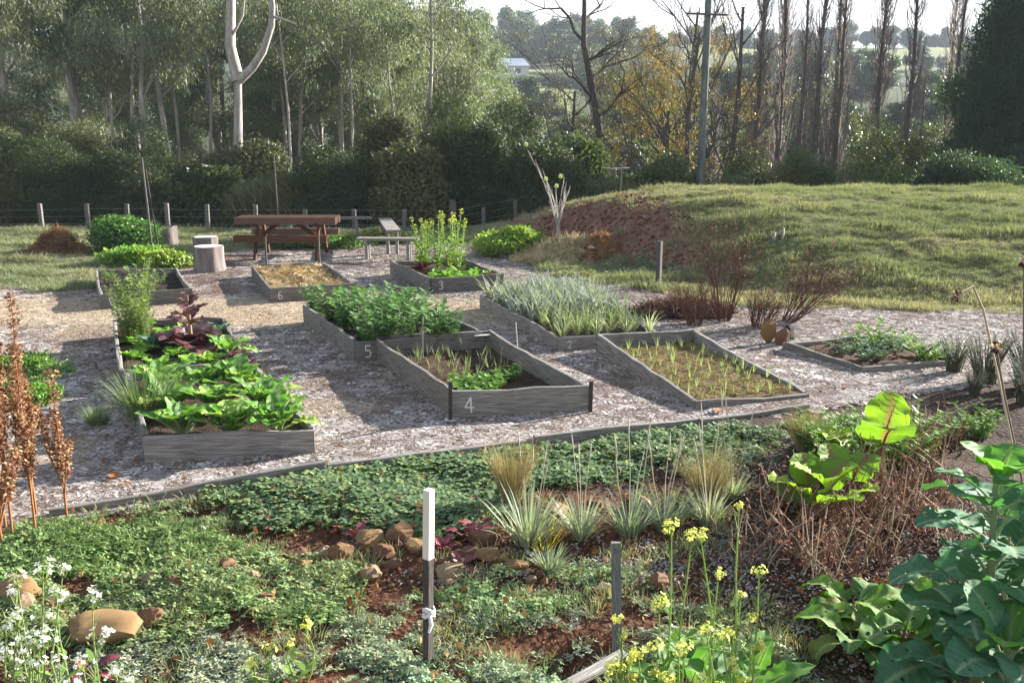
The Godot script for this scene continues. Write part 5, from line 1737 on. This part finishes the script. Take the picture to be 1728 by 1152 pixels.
		for k in q[3]:
			var f: float = float(k) / (q[3] - 1)
			var bs := Basis(Vector3.UP, k * 2.39996 + rf(-0.5, 0.5)) * Basis(Vector3.RIGHT, lerpf(0.95, 0.35, f) + rf(-0.3, 0.3)) * Basis(Vector3.UP, rf(-0.5, 0.5))
			part(o, "leaf", coll[R.randi() % 6], M.leaf_waxy, Transform3D(bs.scaled(Vector3.ONE * q[4] * lerpf(1.05, 0.75, f)), Vector3(0, q[2] * lerpf(0.15, 0.95, f), 0)))
		for k in 4:
			part(o, "young_leaf", young[k], M.leaf, Transform3D((Basis(Vector3.UP, k * 1.7) * Basis(Vector3.RIGHT, 0.3)).scaled(Vector3.ONE * 0.8), Vector3(0, q[2], 0)))
	var droop := leaf_set(5, {"len": 0.4, "wide": 0.17, "stalk": 0.3, "bend": 2.5, "ruffle": 0.07, "waves": 2.5, "fold": 0.3, "vein": 0.02, "rib": 0.05, "pa": 0.85, "mid": Color(0.3, 0.36, 0.18), "segs": 22, "half": 5, "veins": true, "rag": 0.08, "holes": 3}, [Color(0.1, 0.2, 0.045), Color(0.08, 0.17, 0.045), Color(0.14, 0.24, 0.05), Color(0.16, 0.19, 0.05)])
	for q in [[1.68, -4.15, 0.95, 10, "drooping green beet at the edge of the large brassicas"], [1.92, -4.2, 1.05, 12, "drooping green beet with curled leaves under the tallest brassica"], [1.8, -4.5, 0.9, 9, "drooping green beet behind the curled one"], [2.1, -4.5, 0.9, 8, "drooping green beet hidden behind the brassica leaves"]]:
		var o := plant("drooping_beet", q[4], on(q[0], q[1]), "drooping beets")
		rosette(o, droop, M.leaf_waxy, q[3], 0.05, 0.5, q[2] * 0.85, q[2])
	# yellow mustard
	var yel := [flower_mesh(11, 0.011, Color(0.72, 0.72, 0.17), 0.022), flower_mesh(8, 0.011, Color(0.7, 0.7, 0.2), 0.018), flower_mesh(14, 0.011, Color(0.72, 0.73, 0.2), 0.028)]
	var ms := Color(0.3, 0.4, 0.14)
	var tops := [[Vector3(0.93, 1.02, -3.6), Vector3(0.78, 0.88, -3.62), Vector3(0.85, 0.74, -3.55)], [Vector3(0.66, 0.92, -3.62), Vector3(0.74, 0.9, -3.58), Vector3(0.6, 0.64, -3.5)], [Vector3(1.0, 0.78, -3.5), Vector3(0.92, 0.7, -3.45), Vector3(0.88, 0.55, -3.4)], [Vector3(0.42, 0.62, -3.4), Vector3(0.44, 0.55, -3.4), Vector3(0.5, 0.5, -3.35), Vector3(0.4, 0.44, -3.35)], [Vector3(0.55, 0.45, -3.3), Vector3(0.62, 0.42, -3.3), Vector3(0.5, 0.38, -3.25), Vector3(0.46, 0.34, -3.2)], [Vector3(0.68, 0.52, -3.35), Vector3(0.72, 0.45, -3.25), Vector3(0.78, 0.36, -3.2), Vector3(0.85, 0.4, -3.2)]]
	for k in 4:
		var bx := 0.45 + 0.17 * k
		tops.append([])
		for j in 4:
			tops[6 + k].append(Vector3(bx + rf(-0.09, 0.09), rf(0.3, 0.6), -3.35 + rf(-0.15, 0.2)))
	var ml := ["tallest yellow-flowered mustard, beside the dry stems", "yellow mustard with two level heads behind the inked stake", "yellow mustard leaning towards the drooping beets", "short yellow mustard in front of the inked stake", "low yellow mustard crowding the white plank", "low yellow mustard at the bottom of the picture"]
	for k in 4:
		ml.append("%s of the young mustard plants in the row, counting from the white plank" % ORD[k])
	for k in tops.size():
		var c := Vector3.ZERO
		for p in tops[k]:
			c += p / tops[k].size()
		flowering("mustard_plant", ml[k], on(c.x * 1.02, c.z + 0.05), tops[k], yel, ms, Color(0.16, 0.28, 0.06), M.leaf, "yellow mustard plants", 16)
	for q in [[-0.98, -3.95, 0.3, "lone pale mustard stalk in the weeds, the taller of two"], [-1.12, -3.85, 0.24, "lone pale mustard stalk in the weeds, the shorter of two"]]:
		var at := on(q[0], q[1])
		flowering("mustard_plant", q[3], at, [at + Vector3(0.02, q[2], 0), at + Vector3(-0.05, q[2] * 0.7, 0.02)], yel, ms, Color(0.2, 0.3, 0.08), M.leaf, "yellow mustard plants", 5)
	# broad mustard leaves low down
	var ml2 := leaf_set(3, {"len": 0.24, "wide": 0.11, "stalk": 0.25, "bend": 1.3, "ruffle": 0.1, "waves": 3.0, "lobes": 0.2, "nlobe": 4.0, "mid": Color(0.25, 0.36, 0.12)}, [Color(0.11, 0.24, 0.05), Color(0.15, 0.3, 0.06), Color(0.09, 0.19, 0.06)])
	for q in [[0.78, -3.75, 1.3], [1.0, -3.65, 1.5], [0.66, -3.5, 1.3], [0.9, -3.5, 1.5], [1.2, -3.6, 1.3], [1.1, -3.85, 1.2], [0.85, -3.95, 1.0]]:
		var o := plant("mustard_seedling", "broad leafy mustard rosette under the yellow flowers", on(q[0], q[1]), "leafy rosettes under the mustard")
		rosette(o, ml2, M.leaf, 9, 0.1, 0.7, q[2] * 0.8, q[2] * 1.1)
	for q in [[-1.55, -3.55, 0.9], [-1.3, -3.6, 0.8], [-1.75, -3.5, 1.0], [-1.05, -3.62, 0.6]]:
		var o := plant("rocket_seedling", "leafy rocket rosette at the bottom of the picture", on(q[0], q[1]), "leafy rosettes under the white flowers")
		rosette(o, ml2, M.leaf, 8, 0.1, 0.7, q[2] * 0.7, q[2])
	# white-flowered rocket
	var whi := [flower_mesh(10, 0.0105, Color(0.82, 0.82, 0.82), 0.034), flower_mesh(8, 0.0105, Color(0.82, 0.82, 0.82), 0.028), flower_mesh(13, 0.0105, Color(0.8, 0.8, 0.82), 0.04)]
	var wt := [[Vector3(-1.84, 0.84, -3.4), Vector3(-1.76, 0.84, -3.4), Vector3(-1.8, 0.72, -3.4)], [Vector3(-1.95, 0.8, -3.4), Vector3(-1.99, 0.72, -3.45), Vector3(-1.88, 0.6, -3.3)], [Vector3(-1.66, 0.72, -3.4), Vector3(-1.62, 0.58, -3.35), Vector3(-1.68, 0.5, -3.3)], [Vector3(-1.78, 0.5, -3.3), Vector3(-1.86, 0.48, -3.3), Vector3(-1.7, 0.42, -3.25)], [Vector3(-1.55, 0.46, -3.3), Vector3(-1.48, 0.42, -3.3), Vector3(-1.62, 0.36, -3.25)], [Vector3(-1.92, 0.38, -3.25), Vector3(-1.8, 0.33, -3.2), Vector3(-1.72, 0.28, -3.2)]]
	for k in 2:
		wt.append([])
		for j in 4:
			wt[6 + k].append(Vector3(-1.98 + k * 0.1 + rf(-0.06, 0.06), rf(0.3, 0.72), -3.38 + rf(-0.1, 0.12)))
	var wl := ["tallest white-flowered rocket at the corner of the picture", "white-flowered rocket at the picture's edge", "white-flowered rocket before the flat ochre boulder", "short white rocket among its taller neighbours", "white-flowered rocket leaning out over the boulder", "lowest of the white-flowered rocket plants"]
	for k in 2:
		wl.append("%s of the slender white rocket plants in the corner, counting inwards" % ORD[k])
	for k in wt.size():
		var c := Vector3.ZERO
		for p in wt[k]:
			c += p / wt[k].size()
		flowering("rocket_plant", wl[k], on(c.x * 1.02, c.z + 0.05), wt[k], whi, Color(0.3, 0.38, 0.16), Color(0.2, 0.32, 0.08), M.leaf, "white-flowered rocket plants", 8)
	# dry dock stalks
	var dk := [[-3.12, -5.45, 1.72, "tallest brown dock stalk at the side of the picture"], [-3.3, -5.7, 1.35, "brown dock stalk at the very edge of the picture"], [-3.0, -5.5, 1.15, "brown dock stalk in front of the tallest one"], [-3.2, -5.9, 1.4, "brown dock stalk behind the tallest one"], [-2.92, -5.75, 0.95, "short brown dock stalk leaning over the path"], [-3.35, -5.5, 1.1, "short brown dock stalk at the very edge of the picture"], [-3.1, -5.3, 0.8, "lowest brown dock stalk in the green clover"]]
	for q in dk:
		var o := thing("dock_stalk", q[3], "plant", on(q[0], q[1]), "dry dock stalks")
		var b := MB.new()
		var sd := MB.new()
		b.col = Color(0.3, 0.14, 0.06)
		for s in 4:
			var h: float = q[2] * 1.08 * ([1.0, 0.78, 0.68, 0.6][s])
			var top := Vector3(0.0 if s == 0 else rf(-0.14, 0.14), h, 0.0 if s == 0 else rf(-0.14, 0.14))
			var st := Vector3(0, h * (0.0 if s == 0 else 0.3), 0)
			b.tube(PackedVector3Array([st, st.lerp(top, 0.5) + rv(0.015), top]), PackedFloat32Array([0.009 if s == 0 else 0.005, 0.006, 0.003]), 6)
			for k in int(h * 420.0):
				var f := rf(0.35, 1.0)
				if fmod(f * 9.0, 1.0) < 0.28:
					continue
				var p := st.lerp(top, f) + rv(0.03)
				var d := rv(1.0).normalized()
				sd.col = vary(Color(0.2, 0.095, 0.055), 0.4, 0.1) if R.randf() < 0.65 else vary(Color(0.38, 0.24, 0.12), 0.3)
				oval(sd, p, d, d.cross(Vector3(0.1, 1, 0.3)).normalized(), 0.022, 0.016)
		var stm := part(o, "stem", b.mesh(), M.dry)
		part(stm, "seed_head", sd.mesh(), M.dry).set_meta("kind", "stuff")
	# dead coneflowers
	var cf := [[Vector3(2.2, 1.96, -4.0), Vector3(2.35, 0.9, -4.0), "tall dead coneflower standing against the grassy bank"], [Vector3(2.02, 1.78, -4.2), Vector3(2.4, 1.0, -4.25), "dead coneflower with a drooping head on an arched stem"], [Vector3(2.2, 1.55, -4.15), Vector3(2.42, 0.9, -4.2), "broken dead coneflower beside the arched one"]]
	for k in 3:
		var top: Vector3 = cf[k][0]
		var low: Vector3 = cf[k][1]
		var at := on(low.x + 0.06, low.z)
		var o := thing("dead_coneflower", cf[k][2], "plant", at, "dead coneflowers")
		var b := MB.new()
		b.col = Color(0.2, 0.15, 0.11) if k != 1 else Color(0.45, 0.38, 0.3)
		var a := top - at
		var mid := low - at
		var pts := PackedVector3Array([Vector3.ZERO, mid, mid.lerp(a, 0.55) + Vector3(-0.02, 0.05, 0), a]) if k != 1 else PackedVector3Array([Vector3.ZERO, mid, mid.lerp(a, 0.4) + Vector3(0.02, 0.08, 0), mid.lerp(a, 0.72) + Vector3(0.03, 0.15, 0), a + Vector3(0.07, 0.045, 0), a])
		var rr := PackedFloat32Array()
		for p in pts.size():
			rr.append(0.005)
		b.tube(pts, rr, 6)
		var stm := part(o, "stem", b.mesh(), M.dry)
		var h := MB.new()
		for z in 60:
			h.col = vary(Color(0.07, 0.03, 0.025), 0.4) if z < 46 else vary(Color(0.5, 0.38, 0.24), 0.2)
			var d := rv(1.0).normalized()
			if k != 1:
				d.y = absf(d.y) if z > 45 else d.y
			oval(h, a + d * 0.008, d, d.cross(Vector3(0.1, 1, 0.3)).normalized(), 0.024, 0.011)
		part(stm, "seed_head", h.mesh(), M.dry)
	# crimson leaves by the stones
	var cl := leaf_set(3, {"len": 0.16, "wide": 0.08, "stalk": 0.25, "bend": 1.1, "ruffle": 0.08, "fold": 0.3, "mid": Color(0.3, 0.03, 0.06)}, [Color(0.16, 0.04, 0.05), Color(0.2, 0.06, 0.05), Color(0.12, 0.035, 0.04)])
	for q in [[-0.3, -5.5, "crimson-leaved beet seedling beside the upright cobble"], [-0.42, -5.3, "crimson-leaved beet seedling behind the rag-tied stake"], [-0.95, -5.45, "crimson-leaved beet seedling left of the upright red-brown rock"], [-0.2, -5.6, "crimson-leaved beet seedling at the foot of the tussock"], [-0.3, -5.08, "crimson-leaved beet seedling in front of the stony strip"], [-2.0, -4.0, "tiny crimson-leaved seedling among the white flowers"]]:
		var o := plant("beet_seedling", q[2], on(q[0], q[1]), "crimson beet seedlings")
		rosette(o, cl, M.leaf_red, 6, 0.2, 0.9, 0.7, 1.0)

# ---------------------------------------------------------------- what nobody could count
func covers() -> void:
	# wood chips
	for v in 3:
		var b := MB.new()
		for k in 13:
			b.col = vary(Color(1, 1, 1), 0.3, 0.05)
			var a := rf(0, TAU)
			var l := rf(0.007, 0.026) if k < 11 else rf(0.025, 0.05)
			b.box(Transform3D(Basis.from_euler(Vector3(rf(-0.14, 0.14), a, rf(-0.14, 0.14))), Vector3(rf(-0.09, 0.09), rf(0.0, 0.005), rf(-0.09, 0.09))), Vector3(l, rf(0.001, 0.002), l * rf(0.12, 0.4)))
		var xs := []
		var cs := PackedColorArray()
		while xs.size() < 22000:
			var d := 5.4 + 16.6 * pow(R.randf(), 1.25)
			var x := rf(-0.62, 0.62) * d
			var w := path_amount(x, -d)
			if R.randf() > w:
				continue
			xs.append(Transform3D(Basis(Vector3.UP, rf(0, TAU)).scaled(Vector3.ONE * rf(0.7, 1.25)), on(x, -d, 0.004)))
			var c := Color(0.36, 0.325, 0.295) if R.randf() < 0.55 else Color(0.17, 0.125, 0.1)
			if R.randf() < 0.1:
				c = Color(0.62, 0.58, 0.54)
			c = c.lerp(Color(0.16, 0.1, 0.075), 0.65 * ss(0.1, 0.5, N2.get_noise_2d(x * 9.0, d * 9.0)))
			var y := ss(11.8, 12.6, d) * ss(14.7, 13.9, d) * ss(0.8, -0.6, x)
			y = maxf(y, 0.5 * ss(0.2, 0.6, N.get_noise_2d(x * 20, d * 20)))
			cs.append(vary(c.lerp(Color(0.5, 0.39, 0.25), y * 0.65), 0.2))
		stuff("wood_chip_mulch", ["grey wood chips covering the garden paths", "weathered wood chips mixed over the garden paths", "splintered wood chips scattered over the garden paths"][v], "wood chips", b.mesh(), M.dry, xs, cs)
	# pale chips and litter in the near bed
	var lb := MB.new()
	for k in 7:
		lb.col = vary(Color(1, 1, 1), 0.4)
		var l := rf(0.004, 0.014)
		lb.box(Transform3D(Basis.from_euler(Vector3(rf(-0.4, 0.4), rf(0, TAU), rf(-0.4, 0.4))), Vector3(rf(-0.06, 0.06), rf(0, 0.01), rf(-0.06, 0.06))), Vector3(l, rf(0.0015, 0.004), l * rf(0.25, 0.7)))
	var lx := []
	var lc := PackedColorArray()
	for k in 11000:
		var x := rf(-2.8, 3.3)
		var d := rf(3.7, 6.9)
		var chalk := exp(-(pow((x - 0.75) / 0.75, 2.0) + pow((d - 5.15) / 0.32, 2.0))) + 0.7 * exp(-(pow((x + 0.25) / 0.4, 2.0) + pow((d - 4.97) / 0.1, 2.0))) + (0.45 if x > 1.2 else 0.0)
		if edge_side(x, -d) > -0.02 or R.randf() > chalk + 0.12:
			continue
		lx.append(Transform3D(Basis(Vector3.UP, rf(0, TAU)), on(x, -d, 0.003)))
		lc.append(vary(Color(0.42, 0.38, 0.34), 0.4) if R.randf() < chalk * 0.75 else vary(Color(0.16, 0.08, 0.05), 0.4))
	stuff("bark_litter", "pale chips and crumbs of bark on the near bed", "litter", lb.mesh(), M.dry, lx, lc)
	# dead leaves here and there on the chips
	var dl := leaf_mesh({"len": 0.12, "wide": 0.07, "stalk": 0.15, "bend": 0.6, "start": 1.2, "col": Color(0.3, 0.13, 0.05), "segs": 5, "half": 2, "ruffle": 0.12})
	for q in [[-3.7, -7.35, "curled orange-brown leaf lying on the path"], [-2.9, -6.5, "pale brown leaf on the path near the edging"], [1.9, -8.3, "brown leaf on the path in front of the sinking bed"], [-0.55, -7.0, "rust-coloured leaf on the strawberry patch"]]:
		single("dead_leaf", q[2], "leaf", dl, M.dry, xf(on(q[0], q[1], 0.02), rf(0, TAU), 1.2))
	var lf := []
	var lfc := PackedColorArray()
	for k in 700:
		var d := rf(5.6, 16.0)
		var x := rf(-0.6, 0.6) * d
		if path_amount(x, -d) < 0.8:
			continue
		lf.append(Transform3D(Basis.from_euler(Vector3(rf(-0.3, 0.3), rf(0, TAU), rf(-0.3, 0.3))).scaled(Vector3.ONE * rf(0.25, 0.6)), on(x, -d, 0.015)))
		lfc.append(vary([Color(0.8, 0.8, 0.8), Color(1.2, 1.4, 1.2), Color(0.5, 0.6, 0.6)][k % 3], 0.3))
	stuff("path_leaf_litter", "small brown leaves blown over the chip paths", "leaf litter", dl, M.dry, lf, lfc)
	# grass of the lawn and the bank
	var g1 := grass_mesh(14, 0.07, 0.06, 0.15, 0.009, 1.1, 0.9, Color(1, 1, 1), 0.06, 2)
	var xs := []
	var cs := PackedColorArray()
	var tries := 0
	while xs.size() < 46000 and tries < 200000:
		tries += 1
		var d := rf(12.9, 26.5)
		var x := rf(-0.62, 0.62) * d
		if path_amount(x, -d) > R.randf() * 0.8:
			continue
		var m := mound(x, d)
		var bare := ss(3.7, 2.9, x) * ss(0.06, 0.2, m) * ss(-0.9, 0.1, x) * ss(0.96, 0.85, m / 1.3)
		if R.randf() < bare * (0.95 if N2.get_noise_2d(x * 18.0, d * 18.0) < 0.15 else 0.5):
			continue
		var n1 := N.get_noise_2d(x * 22.0, d * 45.0)
		var s := rf(0.45, 0.85) * (0.7 + 1.9 * maxf(0.0, n1 + 0.05))
		if d > 24.0:
			s *= 1.2
		xs.append(Transform3D(Basis.from_euler(Vector3(rf(-0.2, 0.2), rf(0, TAU), rf(-0.2, 0.2))).scaled(Vector3(1, 0.95, 1) * s * 1.15), on(x, -d, -0.005)))
		var dryness := clampf(0.3 + N.get_noise_2d(x * 9.0, d * 16.0) * 1.1 + N2.get_noise_2d(x * 40.0, d * 60.0) * 0.6, 0, 1)
		if x > 1.0 and d < 15.2:
			dryness = maxf(dryness, ss(15.2, 14.2, d))
		if bare > 0.3:
			dryness = maxf(dryness, 0.4)
		cs.append(vary(Color(0.24, 0.265, 0.155).lerp(Color(0.39, 0.355, 0.245), dryness), 0.25, 0.06))
	stuff("grass", "rough tussocky grass of the lawn and the bank", "grass", g1, M.leaf_dull, xs, cs)
	# clods on the cut earth face
	xs = []
	cs = PackedColorArray()
	for k in 2600:
		var x := rf(-0.6, 3.9)
		var d := rf(16.0, 22.0)
		var m := mound(x, d)
		var bare := ss(3.8, 2.8, x) * ss(0.04, 0.2, m) * ss(-0.7, 0.2, x)
		if R.randf() > bare:
			continue
		xs.append(Transform3D(turned(rf(0.012, 0.05)), on(x, -d, 0.005)))
		cs.append(vary(Color(0.62, 0.5, 0.5), 0.4, 0.1))
	stuff("earth_clods", "crumbled red clods on the cut face of the bank", "soil", rock_mesh(1), M.stone, xs, cs)
	# low weeds: clover, chickweed
	var cv := MB.new()
	for k in 12:
		var a := rf(0, TAU)
		var o := Vector3(cos(a), 0, sin(a)) * 0.065 * sqrt(R.randf()) + Vector3.UP * rf(0.015, 0.05)
		var up := (Vector3.UP + rv(0.5)).normalized()
		var s := up.cross(rv(1.0)).normalized()
		cv.col = vary(Color(1, 1, 1), 0.3, 0.08)
		for j in 3:
			var d := s.rotated(up, j * TAU / 3)
			cv.quad(o, o + d * 0.011 + d.cross(up) * 0.008, o + d * 0.021, o + d * 0.011 - d.cross(up) * 0.008, up)
	var clover := cv.mesh()
	var kv := MB.new()
	for k in 9:
		var a := rf(0, TAU)
		var tip := Vector3(cos(a), 0, sin(a)) * rf(0.04, 0.11) + Vector3.UP * rf(0.01, 0.06)
		kv.col = vary(Color(1.1, 1.0, 0.9), 0.2)
		kv.tube(PackedVector3Array([Vector3.ZERO, tip * Vector3(0.5, 0.9, 0.5), tip]), PackedFloat32Array([0.0015, 0.0012, 0.001]), 3)
		for j in 5:
			var d := (rv(1.0) + Vector3.UP * 0.5).normalized()
			kv.col = vary(Color(1, 1, 1), 0.35, 0.1)
			oval(kv, tip * (0.3 + 0.16 * j), d, d.cross(Vector3(0.2, 1, 0.1)).normalized(), rf(0.01, 0.03), rf(0.005, 0.014))
	var chick := kv.mesh()
	var xs2 := []
	var cs2 := PackedColorArray()
	xs = []
	cs = PackedColorArray()
	# x, z, reach x, reach z, how many, how big, colour
	var patches := [
		[-2.5, -5.3, 0.75, 0.5, 2600, 1.15, Color(0.125, 0.205, 0.06)], [-1.6, -4.95, 0.7, 0.35, 1500, 1.0, Color(0.15, 0.215, 0.072)], [-2.2, -4.55, 0.7, 0.35, 1400, 1.0, Color(0.14, 0.2, 0.068)], [-1.35, -4.62, 0.5, 0.2, 700, 0.9, Color(0.15, 0.23, 0.07)],
		[-2.2, -5.7, 0.6, 0.3, 800, 0.9, Color(0.17, 0.22, 0.1)], [-1.3, -4.1, 1.0, 0.35, 1700, 0.8, Color(0.2, 0.25, 0.14)], [-0.5, -4.35, 0.7, 0.35, 1200, 0.8, Color(0.2, 0.26, 0.13)], [-0.1, -4.72, 0.5, 0.2, 900, 0.9, Color(0.14, 0.23, 0.08)], [0.35, -4.95, 0.5, 0.2, 600, 0.8, Color(0.17, 0.24, 0.1)],
		[-0.3, -3.95, 0.6, 0.25, 1000, 0.9, Color(0.17, 0.25, 0.12)], [0.55, -4.5, 0.5, 0.4, 350, 0.8, Color(0.2, 0.26, 0.15)], [0.9, -4.3, 0.4, 0.5, 500, 0.9, Color(0.17, 0.24, 0.1)], [1.35, -3.7, 0.5, 0.4, 1100, 1.0, Color(0.15, 0.22, 0.1)], [-2.9, -5.0, 0.4, 0.6, 1000, 1.1, Color(0.125, 0.205, 0.06)],
		[2.4, -7.5, 0.9, 0.4, 900, 1.1, Color(0.16, 0.22, 0.09)], [3.2, -7.9, 0.9, 0.35, 900, 1.1, Color(0.18, 0.23, 0.1)], [-5.2, -9.5, 0.5, 0.7, 500, 1.2, Color(0.12, 0.22, 0.05)], [2.4, -17.3, 1.0, 0.8, 250, 1.6, Color(0.16, 0.2, 0.1)], [1.2, -17.0, 0.8, 0.6, 300, 1.5, Color(0.2, 0.22, 0.08)], [1.3, -6.9, 1.2, 0.4, 700, 1.0, Color(0.12, 0.17, 0.08)]]
	for q in patches:
		for k in int(q[4] * (0.62 if q[6].b > 0.075 else 1.0)):
			var a := rf(0, TAU)
			var f := sqrt(R.randf()) * rf(0.6, 1.15)
			var x: float = q[0] + cos(a) * q[2] * f
			var z: float = q[1] + sin(a) * q[3] * f
			if N2.get_noise_2d(x * 28.0, z * 42.0) < (-0.06 if q[6].b < 0.075 else 0.1) and R.randf() < 0.92:
				continue
			var tr := Transform3D(Basis.from_euler(Vector3(rf(-0.25, 0.25), rf(0, TAU), rf(-0.25, 0.25))).scaled(Vector3.ONE * q[5] * rf(0.5, 1.3)), on(x, z, -0.004))
			var tint := vary(Color(q[6].r * 1.5, q[6].g * 1.35, q[6].b * 1.6), 0.3, 0.12)
			if R.randf() < 0.3 + 0.6 * ss(-0.1, 0.1, N.get_noise_2d(x * 30.0 + 200.0, z * 30.0)):
				xs2.append(tr)
				cs2.append(tint)
			else:
				xs.append(tr)
				cs.append(tint)
	stuff("clover_cover", "clover creeping over the near bed", "ground cover", clover, M.leaf_dull, xs, cs)
	stuff("chickweed_cover", "straggling grey-green chickweed over the near bed", "ground cover", chick, M.leaf_dull, xs2, cs2)
	# grassy weeds and withered bits among them
	xs = []
	cs = PackedColorArray()
	for k in 3000:
		var x := rf(-3.0, 1.5)
		var d := rf(3.6, 6.3)
		if edge_side(x, -d) > -0.05 or N2.get_noise_2d(x * 22.0 + 90.0, d * 30.0) < 0.0:
			continue
		xs.append(Transform3D(Basis.from_euler(Vector3(rf(-0.3, 0.3), rf(0, TAU), rf(-0.3, 0.3))).scaled(Vector3.ONE * rf(0.3, 0.75)), on(x, -d, -0.004)))
		cs.append(vary([Color(0.2, 0.26, 0.12), Color(0.28, 0.32, 0.18), Color(0.4, 0.34, 0.2)][k % 3], 0.25, 0.08))
	stuff("grassy_weeds", "grassy weeds and withered blades in the near bed", "weeds", g1, M.leaf_dull, xs, cs)
	xs = []
	cs = PackedColorArray()
	for k in 1000:
		var x := rf(-3.0, 2.2)
		var d := rf(3.6, 7.4)
		if edge_side(x, -d) > -0.05:
			continue
		xs.append(Transform3D(turned(rf(0.15, 0.5)), on(x, -d, rf(0.01, 0.05))))
		cs.append(vary([Color(0.8, 0.9, 1.0), Color(1.0, 1.4, 1.6), Color(0.5, 0.55, 0.6)][k % 3], 0.3, 0.1))
	stuff("withered_leaves", "withered brown leaves caught in the ground cover", "leaf litter", dl, M.dry, xs, cs)
	# strawberry patch
	var sv := MB.new()
	for k in 6:
		var a := rf(0, TAU)
		var o := Vector3(cos(a), 0, sin(a)) * 0.1 * sqrt(R.randf()) + Vector3.UP * rf(0.015, 0.085)
		var up := (Vector3.UP + rv(0.55)).normalized()
		var s := up.cross(rv(1.0)).normalized()
		sv.col = vary(Color(1, 1, 1), 0.3, 0.08)
		for j in 3:
			var d := s.rotated(up, (j - 1) * 1.7)
			oval(sv, o + d * 0.003, (d - up * rf(-0.1, 0.3)).normalized(), d.cross(up).normalized(), rf(0.026, 0.042), rf(0.022, 0.036))
		sv.col = Color(0.9, 0.7, 0.5)
		sv.tube(PackedVector3Array([Vector3(o.x * 0.3, 0, o.z * 0.3), o]), PackedFloat32Array([0.002, 0.0015]), 3)
	xs = []
	cs = PackedColorArray()
	var sp := [[-0.9, -6.35, 0.85, 0.55, 1300], [-1.3, -5.95, 0.5, 0.4, 500], [-0.35, -6.6, 0.6, 0.5, 700], [-0.55, -5.85, 0.5, 0.35, 420], [0.7, -7.1, 0.8, 0.3, 420], [1.5, -7.5, 0.7, 0.3, 350], [0.4, -6.7, 0.6, 0.3, 260], [-1.75, -6.2, 0.4, 0.25, 200]]
	for q in sp:
		for k in q[4]:
			var a := rf(0, TAU)
			var f := sqrt(R.randf())
			var x: float = q[0] + cos(a) * q[2] * f
			var z: float = q[1] + sin(a) * q[3] * f
			if edge_side(x, z) > -0.06 or (N2.get_noise_2d(x * 30.0, z * 40.0) < -0.1 and R.randf() < 0.8):
				continue
			xs.append(Transform3D(Basis(Vector3.UP, rf(0, TAU)).scaled(Vector3.ONE * rf(0.7, 1.15)), on(x, z)))
			var c := Color(0.12, 0.19, 0.085)
			if R.randf() < 0.2:
				c = Color(0.22, 0.29, 0.1)
			elif R.randf() < 0.03:
				c = Color(0.22, 0.08, 0.05)
			cs.append(vary(c, 0.25, 0.08))
	stuff("strawberry_cover", "dense strawberry leaves spreading below the path edging", "ground cover", sv.mesh(), M.leaf_dull, xs, cs)
	# dry straw in bed one
	xs = []
	cs = PackedColorArray()
	for k in 330:
		xs.append(Transform3D(Basis(Vector3.UP, rf(0, TAU)).scaled(Vector3.ONE * 0.8), bed_point(BED.one, rf(0.05, 0.95), rf(0.04, 0.96), 0.055)))
		cs.append(vary(Color(0.36, 0.28, 0.12), 0.35))
	stuff("straw_cover", "thin straw strewn over the sinking bed", "straw", M_clump.straw, M.dry, xs, cs)
